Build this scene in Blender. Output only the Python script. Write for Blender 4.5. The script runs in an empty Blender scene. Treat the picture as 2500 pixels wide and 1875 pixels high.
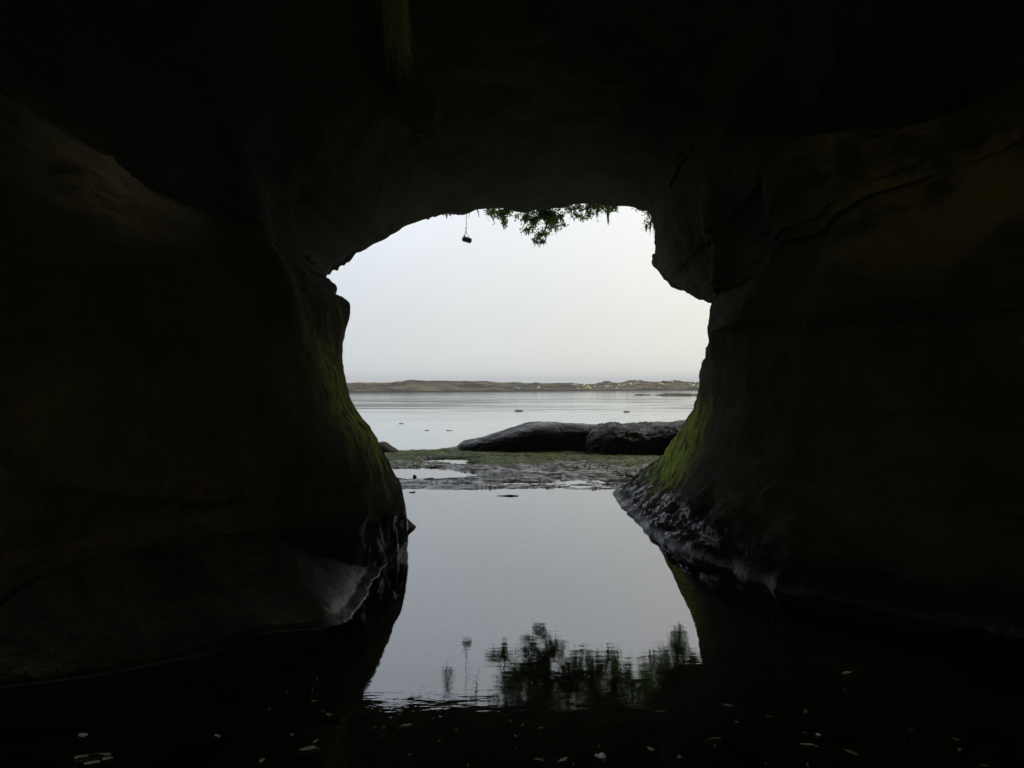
import bpy, math, random
import numpy as np
from mathutils import Vector

# ------------------------------------------------------------------ camera, sky, sun
S = bpy.context.scene
COL = S.collection
R = math.radians
F = 1950.0            # focal length in photo pixels (photo is 2500 px wide)
HOR = 932.0           # row of the horizon
CH = 1.5              # eye height above the pool
SEA = -0.5            # level of the sea below the pool

cam_d = bpy.data.cameras.new("camera")
cam = bpy.data.objects.new("camera", cam_d)
COL.objects.link(cam)
S.camera = cam
cam.location = (0, 0, CH)
cam.rotation_euler = (R(90) - math.atan((937.5 - HOR) / F), 0, 0)
cam_d.sensor_width = 36
cam_d.lens = 36 * F / 2500
cam_d.clip_start = 0.05
cam_d.clip_end = 6000

SUN_EL, SUN_AZ = R(48), R(55)       # azimuth to the right of the view direction
world = bpy.data.worlds.new("World")
S.world = world
world.use_nodes = True
wn, wl = world.node_tree.nodes, world.node_tree.links
wn.clear()
w_out = wn.new("ShaderNodeOutputWorld")
w_bg = wn.new("ShaderNodeBackground"); w_bg.inputs[1].default_value = 0.1
w_sky = wn.new("ShaderNodeTexSky"); w_sky.sky_type = 'NISHITA'; w_sky.sun_disc = False
w_sky.sun_elevation = SUN_EL; w_sky.sun_rotation = SUN_AZ
w_sky.air_density = 1.0; w_sky.dust_density = 4.0
w_tc = wn.new("ShaderNodeTexCoord")
w_sep = wn.new("ShaderNodeSeparateXYZ"); wl.new(w_tc.outputs["Generated"], w_sep.inputs[0])
w_rmp = wn.new("ShaderNodeValToRGB"); wl.new(w_sep.outputs[2], w_rmp.inputs[0])
cr = w_rmp.color_ramp
cr.elements[0].position = 0.0; cr.elements[0].color = (0.60, 0.615, 0.58, 1)
cr.elements[1].position = 0.30; cr.elements[1].color = (0.80, 0.83, 0.86, 1)
e = cr.elements.new(0.08); e.color = (0.63, 0.65, 0.63, 1)
e = cr.elements.new(0.7); e.color = (0.62, 0.66, 0.72, 1)
# overcast layer: cool on the left, brighter towards the veiled sun on the right
w_mr = wn.new("ShaderNodeMapRange"); wl.new(w_sep.outputs[0], w_mr.inputs[0])
w_mr.inputs[1].default_value = -0.25; w_mr.inputs[2].default_value = 0.25
w_mr.inputs[3].default_value = 0.0; w_mr.inputs[4].default_value = 1.0
w_side = wn.new("ShaderNodeMix"); w_side.data_type = 'RGBA'
wl.new(w_mr.outputs[0], w_side.inputs[0])
w_side.inputs[6].default_value = (11.8, 12.3, 13.5, 1); w_side.inputs[7].default_value = (14.8, 14.3, 13.5, 1)
w_noi = wn.new("ShaderNodeTexNoise"); w_noi.inputs["Scale"].default_value = 2.2; w_noi.inputs["Detail"].default_value = 3
wl.new(w_tc.outputs["Generated"], w_noi.inputs["Vector"])
w_nm = wn.new("ShaderNodeMapRange"); wl.new(w_noi.outputs["Fac"], w_nm.inputs[0])
w_nm.inputs[1].default_value = 0.3; w_nm.inputs[2].default_value = 0.7
w_nm.inputs[3].default_value = 0.95; w_nm.inputs[4].default_value = 1.05
w_m1 = wn.new("ShaderNodeVectorMath"); w_m1.operation = 'MULTIPLY'
wl.new(w_rmp.outputs[0], w_m1.inputs[0]); wl.new(w_side.outputs[2], w_m1.inputs[1])
w_m2 = wn.new("ShaderNodeVectorMath"); w_m2.operation = 'SCALE'
wl.new(w_m1.outputs[0], w_m2.inputs[0]); wl.new(w_nm.outputs[0], w_m2.inputs["Scale"])
w_mix = wn.new("ShaderNodeMix"); w_mix.data_type = 'RGBA'; w_mix.inputs[0].default_value = 0.93
wl.new(w_sky.outputs[0], w_mix.inputs[6]); wl.new(w_m2.outputs[0], w_mix.inputs[7])
wl.new(w_mix.outputs[2], w_bg.inputs[0]); wl.new(w_bg.outputs[0], w_out.inputs[0])

sun_d = bpy.data.lights.new("sun", 'SUN'); sun_d.energy = 1.2; sun_d.angle = R(14); sun_d.color = (1.0, 0.93, 0.82)
sun = bpy.data.objects.new("sun", sun_d); COL.objects.link(sun)
sdir = Vector((math.sin(SUN_AZ) * math.cos(SUN_EL), math.cos(SUN_AZ) * math.cos(SUN_EL), math.sin(SUN_EL)))
sun.rotation_euler = (-sdir).to_track_quat('-Z', 'Y').to_euler()

S.view_settings.view_transform = 'Standard'
S.view_settings.look = 'None'
S.view_settings.exposure = 0.0
S.view_settings.gamma = 1.0
S.cycles.max_bounces = 12
S.cycles.diffuse_bounces = 8
S.cycles.glossy_bounces = 5
S.cycles.transparent_max_bounces = 16
S.cycles.caustics_reflective = True
S.cycles.caustics_refractive = False
S.cycles.sample_clamp_indirect = 6.0
S.cycles.use_denoising = True

# ------------------------------------------------------------------ helpers
def at(px, py, D):
    """point seen at photo pixel (px, py) at distance D along the view"""
    return np.array([(px - 1250.0) / F * D, D, CH + (HOR - py) / F * D])

def _hash(ix, iy, iz, seed):
    h = (ix.astype(np.int64) * 374761393 + iy.astype(np.int64) * 668265263 + iz.astype(np.int64) * 2147483647 + seed * 974634777) & 0xFFFFFFFF
    h = ((h ^ (h >> 13)) * 1274126177) & 0xFFFFFFFF
    h = (h ^ (h >> 16)) & 0xFFFF
    return h / 32767.5 - 1.0

def noise(p, seed=0):
    p = np.asarray(p, float)
    i = np.floor(p).astype(np.int64); f = p - i
    f = f * f * f * (f * (f * 6 - 15) + 10)
    out = 0
    for dx in (0, 1):
        wx = f[..., 0] if dx else 1 - f[..., 0]
        for dy in (0, 1):
            wy = f[..., 1] if dy else 1 - f[..., 1]
            for dz in (0, 1):
                wz = f[..., 2] if dz else 1 - f[..., 2]
                out = out + wx * wy * wz * _hash(i[..., 0] + dx, i[..., 1] + dy, i[..., 2] + dz, seed)
    return out

def fbm(p, octs=4, seed=0, gain=0.5, ridged=False):
    p = np.asarray(p, float); a = 1.0; s = 0; t = 0
    for k in range(octs):
        n = noise(p * (2.03 ** k) + 7.7 * k, seed + k)
        if ridged: n = 1 - 2 * np.abs(n)
        s = s + a * n; t += a; a *= gain
    return s / t

def sstep(a, b, x):
    t = np.clip((x - a) / (b - a), 0, 1)
    return t * t * (3 - 2 * t)

def mesh_obj(name, verts, faces, mat, parent=None, smooth=True):
    me = bpy.data.meshes.new(name)
    verts = np.asarray(verts, dtype=np.float32).reshape(-1, 3)
    if isinstance(faces, np.ndarray) and faces.ndim == 2:
        n, k = faces.shape
        me.vertices.add(len(verts)); me.vertices.foreach_set("co", verts.ravel())
        me.loops.add(n * k); me.loops.foreach_set("vertex_index", faces.astype(np.int32).ravel())
        me.polygons.add(n)
        me.polygons.foreach_set("loop_start", np.arange(0, n * k, k, dtype=np.int32))
        me.polygons.foreach_set("loop_total", np.full(n, k, dtype=np.int32))
        me.update(calc_edges=True); me.validate()
    else:
        me.from_pydata([tuple(v) for v in verts.tolist()], [], faces); me.update()
    if smooth:
        me.polygons.foreach_set("use_smooth", [True] * len(me.polygons))
    me.materials.append(mat)
    o = bpy.data.objects.new(name, me)
    COL.objects.link(o)
    if parent: o.parent = parent
    return o

def empty(name, loc):
    o = bpy.data.objects.new(name, None)
    o.location = [float(c) for c in loc]; o.empty_display_size = 0.1
    COL.objects.link(o)
    return o

def tag(o, label=None, cat=None, group=None, kind=None):
    if label: o["label"] = label
    if cat: o["category"] = cat
    if group: o["group"] = group
    if kind: o["kind"] = kind
    return o

def grid_faces(nr, nc, wrap=False):
    r = np.arange(nr - 1)[:, None]; c = np.arange(nc if wrap else nc - 1)[None, :]
    c2 = (c + 1) % nc
    return np.stack([r * nc + c, r * nc + c2, (r + 1) * nc + c2, (r + 1) * nc + c], -1).reshape(-1, 4)

def grid_normals(G):
    a = np.gradient(G, axis=0); b = np.gradient(G, axis=1)
    n = np.cross(a, b)
    return n / (np.linalg.norm(n, axis=-1, keepdims=True) + 1e-9)

class MB:
    """collects pieces for one mesh"""
    def __init__(s): s.v = []; s.f = []; s.n = 0
    def add(s, v, f):
        s.v.append(np.asarray(v, float).reshape(-1, 3))
        s.f += [tuple(int(i) + s.n for i in q) for q in f]; s.n += len(s.v[-1])
    def tube(s, pts, rad, n=6):
        pts = np.asarray(pts, float); m = len(pts)
        rad = np.full(m, rad, float) if np.isscalar(rad) else np.asarray(rad, float)
        t = np.gradient(pts, axis=0) if m > 2 else np.repeat((pts[1] - pts[0])[None], m, 0)
        t = t / (np.linalg.norm(t, axis=1, keepdims=True) + 1e-9)
        ref = np.array([0, 0, 1.0]) if abs(t[0][2]) < 0.9 else np.array([1.0, 0, 0])
        u = np.cross(t, ref); u /= np.linalg.norm(u, axis=1, keepdims=True) + 1e-9
        w = np.cross(t, u)
        a = np.linspace(0, 2 * math.pi, n, endpoint=False)
        V = pts[:, None] + rad[:, None, None] * (np.cos(a)[None, :, None] * u[:, None] + np.sin(a)[None, :, None] * w[:, None])
        f = grid_faces(m, n, True).tolist()
        f.append(list(range(n))[::-1]); f.append([(m - 1) * n + i for i in range(n)])
        s.add(V, f)
    def build(s, name, mat, parent=None, smooth=True):
        return mesh_obj(name, np.concatenate(s.v), s.f, mat, parent, smooth)

# ------------------------------------------------------------------ materials
def new_mat(name):
    m = bpy.data.materials.new(name); m.use_nodes = True
    nt = m.node_tree; nt.nodes.clear()
    out = nt.nodes.new("ShaderNodeOutputMaterial")
    return m, nt, out

class NB:
    def __init__(s, nt): s.nt = nt; s.N = nt.nodes; s.L = nt.links
    def _in(s, sock, v):
        if isinstance(v, bpy.types.NodeSocket): s.L.new(v, sock)
        elif v is not None:
            if isinstance(v, tuple) and len(v) == 3 and sock.type == 'RGBA': v = v + (1,)
            sock.default_value = v
    def coord(s, scale=(1, 1, 1)):
        tc = s.N.new("ShaderNodeNewGeometry"); mp = s.N.new("ShaderNodeMapping")
        s.L.new(tc.outputs["Position"], mp.inputs[0]); mp.inputs["Scale"].default_value = scale
        return mp.outputs[0]
    def noise(s, vec, scale=1, detail=4, rough=0.55, dist=0):
        n = s.N.new("ShaderNodeTexNoise"); s._in(n.inputs["Vector"], vec)
        n.inputs["Scale"].default_value = scale; n.inputs["Detail"].default_value = detail
        n.inputs["Roughness"].default_value = rough; n.inputs["Distortion"].default_value = dist
        return n.outputs["Fac"]
    def voro(s, vec, scale=1, feature='F1'):
        n = s.N.new("ShaderNodeTexVoronoi"); n.feature = feature; s._in(n.inputs["Vector"], vec); n.inputs["Scale"].default_value = scale
        return n.outputs["Distance"]
    def rng(s, v, a, b, c=0, d=1):
        n = s.N.new("ShaderNodeMapRange"); n.interpolation_type = 'SMOOTHSTEP'
        s._in(n.inputs[0], v)
        for k, x in enumerate((a, b, c, d)): n.inputs[k + 1].default_value = x
        return n.outputs[0]
    def math(s, op, a, b=None):
        n = s.N.new("ShaderNodeMath"); n.operation = op; s._in(n.inputs[0], a)
        if b is not None: s._in(n.inputs[1], b)
        return n.outputs[0]
    def mix(s, f, a, b):
        n = s.N.new("ShaderNodeMix"); n.data_type = 'RGBA'; s._in(n.inputs[0], f); s._in(n.inputs[6], a); s._in(n.inputs[7], b)
        return n.outputs[2]
    def pos(s):
        g = s.N.new("ShaderNodeNewGeometry"); x = s.N.new("ShaderNodeSeparateXYZ"); s.L.new(g.outputs["Position"], x.inputs[0])
        return x.outputs
    def bump(s, h, strength=0.5, dist=0.02, normal=None):
        n = s.N.new("ShaderNodeBump"); s._in(n.inputs["Height"], h); s._in(n.inputs["Strength"], strength); n.inputs["Distance"].default_value = dist
        if normal is not None: s.L.new(normal, n.inputs["Normal"])
        return n.outputs[0]
    def bsdf(s, out, col, rough=0.8, normal=None, spec=0.5, ior=1.5, **kw):
        b = s.N.new("ShaderNodeBsdfPrincipled")
        s._in(b.inputs["Base Color"], col); s._in(b.inputs["Roughness"], rough)
        s._in(b.inputs["Specular IOR Level"], spec); b.inputs["IOR"].default_value = ior
        if normal is not None: s.L.new(normal, b.inputs["Normal"])
        for k, v in kw.items(): s._in(b.inputs[k.replace("_", " ")], v)
        if out is not None: s.L.new(b.outputs[0], out.inputs[0])
        return b

def simple_mat(name, c1, c2, scale=8, rough=0.8, bumpd=0.005, spec=0.4, trans=None):
    m, nt, out = new_mat(name); b = NB(nt)
    n = b.noise(b.coord(), scale, 4)
    col = b.mix(b.rng(n, 0.35, 0.65), c1, c2)
    bs = b.bsdf(None if trans else out, col, rough, b.bump(n, 0.6, bumpd), spec)
    if trans:
        t = nt.nodes.new("ShaderNodeBsdfTranslucent"); t.inputs[0].default_value = trans + (1,)
        mx = nt.nodes.new("ShaderNodeMixShader"); mx.inputs[0].default_value = 0.42
        nt.links.new(bs.outputs[0], mx.inputs[1]); nt.links.new(t.outputs[0], mx.inputs[2]); nt.links.new(mx.outputs[0], out.inputs[0])
    return m

# cave sandstone: brown rock, green algae bands, black wet barnacled foot
def make_cave_mat():
    m, nt, out = new_mat("cave_sandstone"); b = NB(nt)
    x, y, z = b.pos()
    c = b.coord()
    big = b.noise(c, 0.8, 5, 0.6)
    streak = b.noise(b.coord((9, 9, 1.6)), 1.0, 5, 0.6, 0.4)
    fine = b.noise(c, 14, 6, 0.65)
    rock = b.mix(b.rng(big, 0.35, 0.65), (0.034, 0.030, 0.012), (0.074, 0.056, 0.021))
    rock = b.mix(b.math('MULTIPLY', b.rng(streak, 0.5, 0.7), 0.5), rock, (0.050, 0.060, 0.014))
    strata = b.noise(b.coord((0.35, 0.35, 5)), 1.0, 4, 0.6, 0.6)
    rock = b.mix(b.math('MULTIPLY', b.rng(strata, 0.5, 0.62), 0.35), rock, (0.045, 0.034, 0.016))
    # algae: between the tide marks near the mouth
    zz = b.math('ADD', z, b.math('MULTIPLY', b.math('SUBTRACT', b.noise(b.coord((5, 5, 0.7)), 1.0, 4, 0.6), 0.5), 1.6))
    zz = b.math('ADD', zz, b.rng(x, -0.6, 0.8, -0.30, 0.28))
    band = b.math('MULTIPLY', b.rng(zz, 0.40, 0.75), b.rng(zz, 1.75, 1.25))
    yb = b.rng(b.math('SUBTRACT', y, b.rng(x, -0.5, 1.0, 0, 2.1)), 5.9, 6.9)
    alg = b.math('MULTIPLY', b.math('MULTIPLY', band, yb), b.rng(streak, 0.36, 0.54))
    algc = b.mix(b.rng(fine, 0.35, 0.65), (0.22, 0.32, 0.02), (0.52, 0.64, 0.07))
    col = b.mix(alg, rock, algc)
    lit_shoulder = b.math('MULTIPLY', b.math('MULTIPLY', b.rng(z, 2.0, 2.7), b.rng(b.noise(b.coord((1.2, 1.2, 2.4)), 1.0, 5, 0.65), 0.40, 0.58)), b.math('MULTIPLY', b.rng(x, 1.6, 2.3), b.rng(y, 7.5, 6.0)))  # light on the right shoulder, painted in as a lighter olive colour
    lit_shoulder = b.math('MULTIPLY', lit_shoulder, b.rng(z, 4.2, 3.4))
    col = b.mix(lit_shoulder, col, (0.17, 0.135, 0.028))
    col = b.mix(b.math('MULTIPLY', b.rng(x, -1.9, -2.6), b.rng(z, 2.2, 3.2)), col, (0.028, 0.026, 0.010))  # shade painted onto the upper left wall, offsetting the skylight
    # wet foot
    zf = b.math('ADD', z, b.math('MULTIPLY', b.math('SUBTRACT', b.noise(b.coord((2.5, 2.5, 1)), 1.0, 4), 0.5), 0.5))
    zf = b.math('ADD', zf, b.rng(x, -0.5, 1.0, 0.0, 0.12))
    wet = b.rng(zf, 0.55, 0.30)
    wetc = b.mix(b.rng(fine, 0.4, 0.6), (0.007, 0.007, 0.007), (0.018, 0.017, 0.015))
    col = b.mix(wet, col, wetc)
    patch = b.rng(b.noise(b.coord((6.5, 6.5, 4.0)), 1.0, 7, 0.78), 0.51, 0.57)
    patch = b.math('MULTIPLY', patch, b.rng(y, 5.6, 7.4, 0.25, 1.0))
    patch = b.math('MAXIMUM', patch, b.math('MULTIPLY', b.rng(z, 0.12, 0.03), 0.5))
    shiny = b.math('MULTIPLY', wet, patch)
    rough = b.rng(shiny, 0, 1, 0.85, 0.10)
    h1 = b.noise(b.coord((14, 14, 5)), 1.0, 5, 0.7, 0.3)
    h3 = b.noise(b.coord((34, 34, 20)), 1.0, 4, 0.7)
    h = b.math('ADD', b.math('MULTIPLY', h1, b.rng(wet, 0, 1, 0.45, 0.9)), b.math('ADD', b.math('MULTIPLY', fine, 0.5), b.math('MULTIPLY', h3, b.rng(wet, 0, 1, 0.1, 0.5))))
    h = b.math('ADD', h, b.math('MULTIPLY', strata, 0.7))
    nrm = b.bump(h, b.rng(wet, 0, 1, 1.0, 0.65), 0.06)
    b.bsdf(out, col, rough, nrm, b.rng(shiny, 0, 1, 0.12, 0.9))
    return m

def make_ground_mat():
    m, nt, out = new_mat("shelf_rock"); b = NB(nt)
    x, y, z = b.pos()
    c = b.coord()
    lay = b.noise(b.coord((1.3, 3.5, 6)), 1.0, 6, 0.65, 0.5)
    fine = b.noise(c, 16, 6, 0.7)
    rock = b.mix(b.rng(lay, 0.35, 0.65), (0.03, 0.03, 0.026), (0.15, 0.14, 0.11))
    # brown and green seaweed on the exposed shelf
    sw = b.noise(b.coord((1.1, 2.2, 2)), 1.0, 5, 0.7, 0.8)
    gm = b.math('ADD', b.rng(y, 13.2, 15.2, -0.12, 0.14), sw)
    green = b.math('MULTIPLY', b.rng(gm, 0.50, 0.60), b.rng(y, 11.5, 13))
    brown = b.rng(b.noise(b.coord((1.6, 3, 2)), 1.3, 5, 0.7), 0.50, 0.6)
    col = b.mix(b.math('MULTIPLY', brown, b.rng(y, 10.5, 11.5)), rock, (0.085, 0.065, 0.02))
    col = b.mix(green, col, b.mix(b.rng(fine, 0.4, 0.6), (0.035, 0.055, 0.010), (0.10, 0.14, 0.025)))
    inside = b.rng(y, 9.5, 7.5)
    sand = b.mix(b.rng(fine, 0.4, 0.62), (0.16, 0.125, 0.07), (0.36, 0.29, 0.17))
    sand = b.mix(b.math('MULTIPLY', b.rng(y, 6.5, 5.0), b.rng(b.noise(b.coord((45, 28, 30)), 1.0, 2, 0.5), 0.66, 0.72)), sand, (0.7, 0.66, 0.5))
    col = b.mix(inside, col, sand)
    nrm = b.bump(b.math('ADD', fine, lay), 0.8, 0.02)
    wetn = b.noise(b.coord((1.5, 4, 4)), 1.5, 4, 0.6)
    rough = b.math('MAXIMUM', b.rng(wetn, 0.45, 0.62, 0.12, 0.5), b.math('MULTIPLY', b.math('MAXIMUM', green, brown), 0.8))
    b.bsdf(out, col, rough, nrm, 0.6)
    return m

def make_pool_mat():
    m, nt, out = new_mat("pool_water"); b = NB(nt)
    x, y, z = b.pos()
    h = b.noise(b.coord((3.0, 9.0, 1)), 1.0, 3, 0.5)
    h2 = b.noise(b.coord((14, 40, 1)), 1.0, 2, 0.5)
    hh = b.math('ADD', b.math('MULTIPLY', h, 0.8), b.math('MULTIPLY', h2, 0.22))
    st = b.rng(y, 6.0, 3.2, 0.004, 0.16)
    nrm = b.bump(hh, st, 0.006)
    fr = nt.nodes.new("ShaderNodeFresnel"); fr.inputs[0].default_value = 2.1; nt.links.new(nrm, fr.inputs["Normal"])
    gl = nt.nodes.new("ShaderNodeBsdfGlossy"); gl.inputs["Roughness"].default_value = 0.0; gl.inputs[0].default_value = (0.97, 0.98, 1, 1)
    nt.links.new(nrm, gl.inputs["Normal"])
    tr = nt.nodes.new("ShaderNodeBsdfTransparent"); tr.inputs[0].default_value = (0.92, 0.94, 0.88, 1)
    mx = nt.nodes.new("ShaderNodeMixShader")
    nt.links.new(fr.outputs[0], mx.inputs[0]); nt.links.new(tr.outputs[0], mx.inputs[1]); nt.links.new(gl.outputs[0], mx.inputs[2])
    nt.links.new(mx.outputs[0], out.inputs[0])
    return m

def make_sea_mat():
    m, nt, out = new_mat("sea_water"); b = NB(nt)
    x, y, z = b.pos()
    h = b.noise(b.coord((0.9, 2.6, 1)), 1.0, 5, 0.6, 0.3)
    h2 = b.noise(b.coord((6, 16, 1)), 1.0, 3, 0.55)
    calm = b.rng(b.noise(b.coord((0.05, 0.16, 1)), 1.0, 3, 0.5), 0.4, 0.6, 0.15, 1.0)
    hh = b.math('ADD', b.math('MULTIPLY', h, 1.0), b.math('MULTIPLY', h2, 0.25))
    nrm = b.bump(hh, b.math('MULTIPLY', calm, b.rng(y, 120, 30, 0.7, 0.28)), 0.02)
    # floating kelp darkens long streaks of the surface
    k = b.noise(b.coord((0.06, 0.42, 1)), 1.0, 6, 0.62, 0.6)
    band = b.math('MULTIPLY', b.rng(y, 48, 62), b.rng(y, 105, 85))
    kelp = b.math('MULTIPLY', b.rng(b.math('ADD', k, b.math('MULTIPLY', b.rng(x, 4, -14), 0.05)), 0.50, 0.57), band)
    k2 = b.math('MULTIPLY', b.rng(b.noise(b.coord((0.4, 1.0, 1)), 1.0, 5, 0.7), 0.62, 0.68), b.rng(y, 110, 24, 0.4, 0.6))
    kk = b.math('MAXIMUM', b.math('MULTIPLY', kelp, 0.8), k2)
    w = b.bsdf(None, (0.20, 0.25, 0.25), 0.08, nrm, 0.5, 1.9)
    d = b.bsdf(None, (0.13, 0.125, 0.10), 0.8, nrm, 0.03)
    mx = nt.nodes.new("ShaderNodeMixShader")
    b._in(mx.inputs[0], kk); nt.links.new(w.outputs[0], mx.inputs[1]); nt.links.new(d.outputs[0], mx.inputs[2])
    nt.links.new(mx.outputs[0], out.inputs[0])
    return m

def make_boulder_mat():
    m, nt, out = new_mat("dark_boulder"); b = NB(nt)
    x, y, z = b.pos()
    c = b.coord()
    n1 = b.noise(c, 2.2, 6, 0.65, 0.4); n2 = b.noise(c, 12, 6, 0.7)
    col = b.mix(b.rng(n1, 0.4, 0.65), (0.006, 0.006, 0.008), (0.022, 0.022, 0.022))
    col = b.mix(b.math('MULTIPLY', b.rng(n2, 0.55, 0.7), 0.5), col, (0.13, 0.13, 0.12))
    col = b.mix(b.rng(z, 0.42, 0.30), b.mix(b.rng(n1, 0.35, 0.6), (0.014, 0.014, 0.013), (0.05, 0.047, 0.042)), col)  # lower face darkened in the colour to stand for overhang shadow
    cr_ = b.rng(b.voro(b.coord((1.0, 1.0, 1.6)), 1.7, 'DISTANCE_TO_EDGE'), 0.0, 0.06)
    col = b.mix(b.rng(cr_, 0, 1, 0.5, 0), col, (0.004, 0.004, 0.004))
    h = b.math('ADD', b.math('ADD', n1, b.math('MULTIPLY', n2, 0.5)), b.math('MULTIPLY', cr_, 0.25))
    b.bsdf(out, col, b.rng(n1, 0.4, 0.6, 0.32, 0.7), b.bump(h, 1.0, 0.09), 0.3)
    return m

def make_island_mat():
    m, nt, out = new_mat("reef_rock"); b = NB(nt)
    n1 = b.noise(b.coord((0.12, 0.3, 0.9)), 1.0, 6, 0.65, 0.5); n2 = b.noise(b.coord(), 1.5, 5, 0.7)
    x, y, z = b.pos()
    col = b.mix(b.rng(n1, 0.38, 0.62), (0.030, 0.027, 0.020), (0.15, 0.125, 0.075))
    col = b.mix(b.math('MULTIPLY', b.rng(n2, 0.5, 0.65), 0.5), col, (0.10, 0.085, 0.055))
    col = b.mix(b.rng(z, SEA + 0.35, SEA + 0.1), col, (0.03, 0.026, 0.018))
    b.bsdf(out, col, 0.9, b.bump(b.math('ADD', n1, n2), 0.8, 0.3), 0.2)
    return m

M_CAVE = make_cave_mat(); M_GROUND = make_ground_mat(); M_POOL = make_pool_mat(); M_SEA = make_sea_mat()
M_BOULD = make_boulder_mat(); M_ISL = make_island_mat()
M_WEED = simple_mat("kelp_rock", (0.035, 0.03, 0.012), (0.10, 0.08, 0.025), 6, 0.6, 0.02)
M_SLAB = simple_mat("slab_rock", (0.015, 0.014, 0.011), (0.05, 0.043, 0.028), 5, 0.85, 0.02, 0.2)
M_LEAF = simple_mat("foliage_leaf", (0.04, 0.065, 0.014), (0.09, 0.13, 0.03), 9, 0.55, 0.001, 0.4, (0.22, 0.34, 0.05))
M_BARK = simple_mat("bark", (0.05, 0.04, 0.028), (0.09, 0.075, 0.05), 14, 0.9, 0.006)
M_LICHEN = simple_mat("hanging_lichen", (0.10, 0.095, 0.05), (0.15, 0.14, 0.08), 20, 0.95, 0.001, 0.2, (0.10, 0.09, 0.04))
M_GRASS = simple_mat("hanging_grass", (0.24, 0.32, 0.05), (0.5, 0.48, 0.14), 20, 0.7, 0.001, 0.4, (0.12, 0.16, 0.03))
M_GREENW = simple_mat("green_weed", (0.11, 0.14, 0.014), (0.36, 0.42, 0.05), 3, 0.5, 0.002, 0.4, (0.08, 0.13, 0.02))
M_BROWNW = simple_mat("brown_weed", (0.025, 0.02, 0.008), (0.09, 0.065, 0.02), 3, 0.4, 0.002, 0.5, (0.06, 0.04, 0.01))
M_BUOY = simple_mat("buoy_foam", (0.05, 0.04, 0.03), (0.08, 0.065, 0.05), 12, 0.6, 0.002)
M_CAPB = simple_mat("buoy_end_cap", (0.10, 0.09, 0.05), (0.14, 0.12, 0.07), 12, 0.6, 0.002)
M_ROPE = simple_mat("rope", (0.10, 0.12, 0.14), (0.16, 0.18, 0.20), 60, 0.8, 0.001)
M_SEALS = [simple_mat("seal_pale", (0.62, 0.56, 0.44), (0.75, 0.70, 0.58), 3, 0.6, 0.005),
           simple_mat("seal_tan", (0.42, 0.32, 0.18), (0.55, 0.43, 0.24), 3, 0.6, 0.005),
           simple_mat("seal_brown", (0.18, 0.135, 0.08), (0.28, 0.20, 0.12), 3, 0.6, 0.005),
           simple_mat("seal_grey", (0.20, 0.20, 0.20), (0.32, 0.32, 0.31), 3, 0.6, 0.005),
           simple_mat("seal_yellow", (0.72, 0.58, 0.22), (0.82, 0.70, 0.34), 3, 0.6, 0.005)]
M_DEAD = [simple_mat("dead_leaf_tan", (0.55, 0.46, 0.26), (0.72, 0.62, 0.40), 30, 0.6, 0.001),
          simple_mat("dead_leaf_pale", (0.48, 0.45, 0.34), (0.66, 0.62, 0.50), 30, 0.5, 0.001),
          simple_mat("dead_leaf_brown", (0.30, 0.19, 0.09), (0.42, 0.28, 0.13), 30, 0.6, 0.001)]
M_SHELL = simple_mat("shell_white", (0.70, 0.70, 0.66), (0.85, 0.84, 0.80), 30, 0.35, 0.001)

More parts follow.
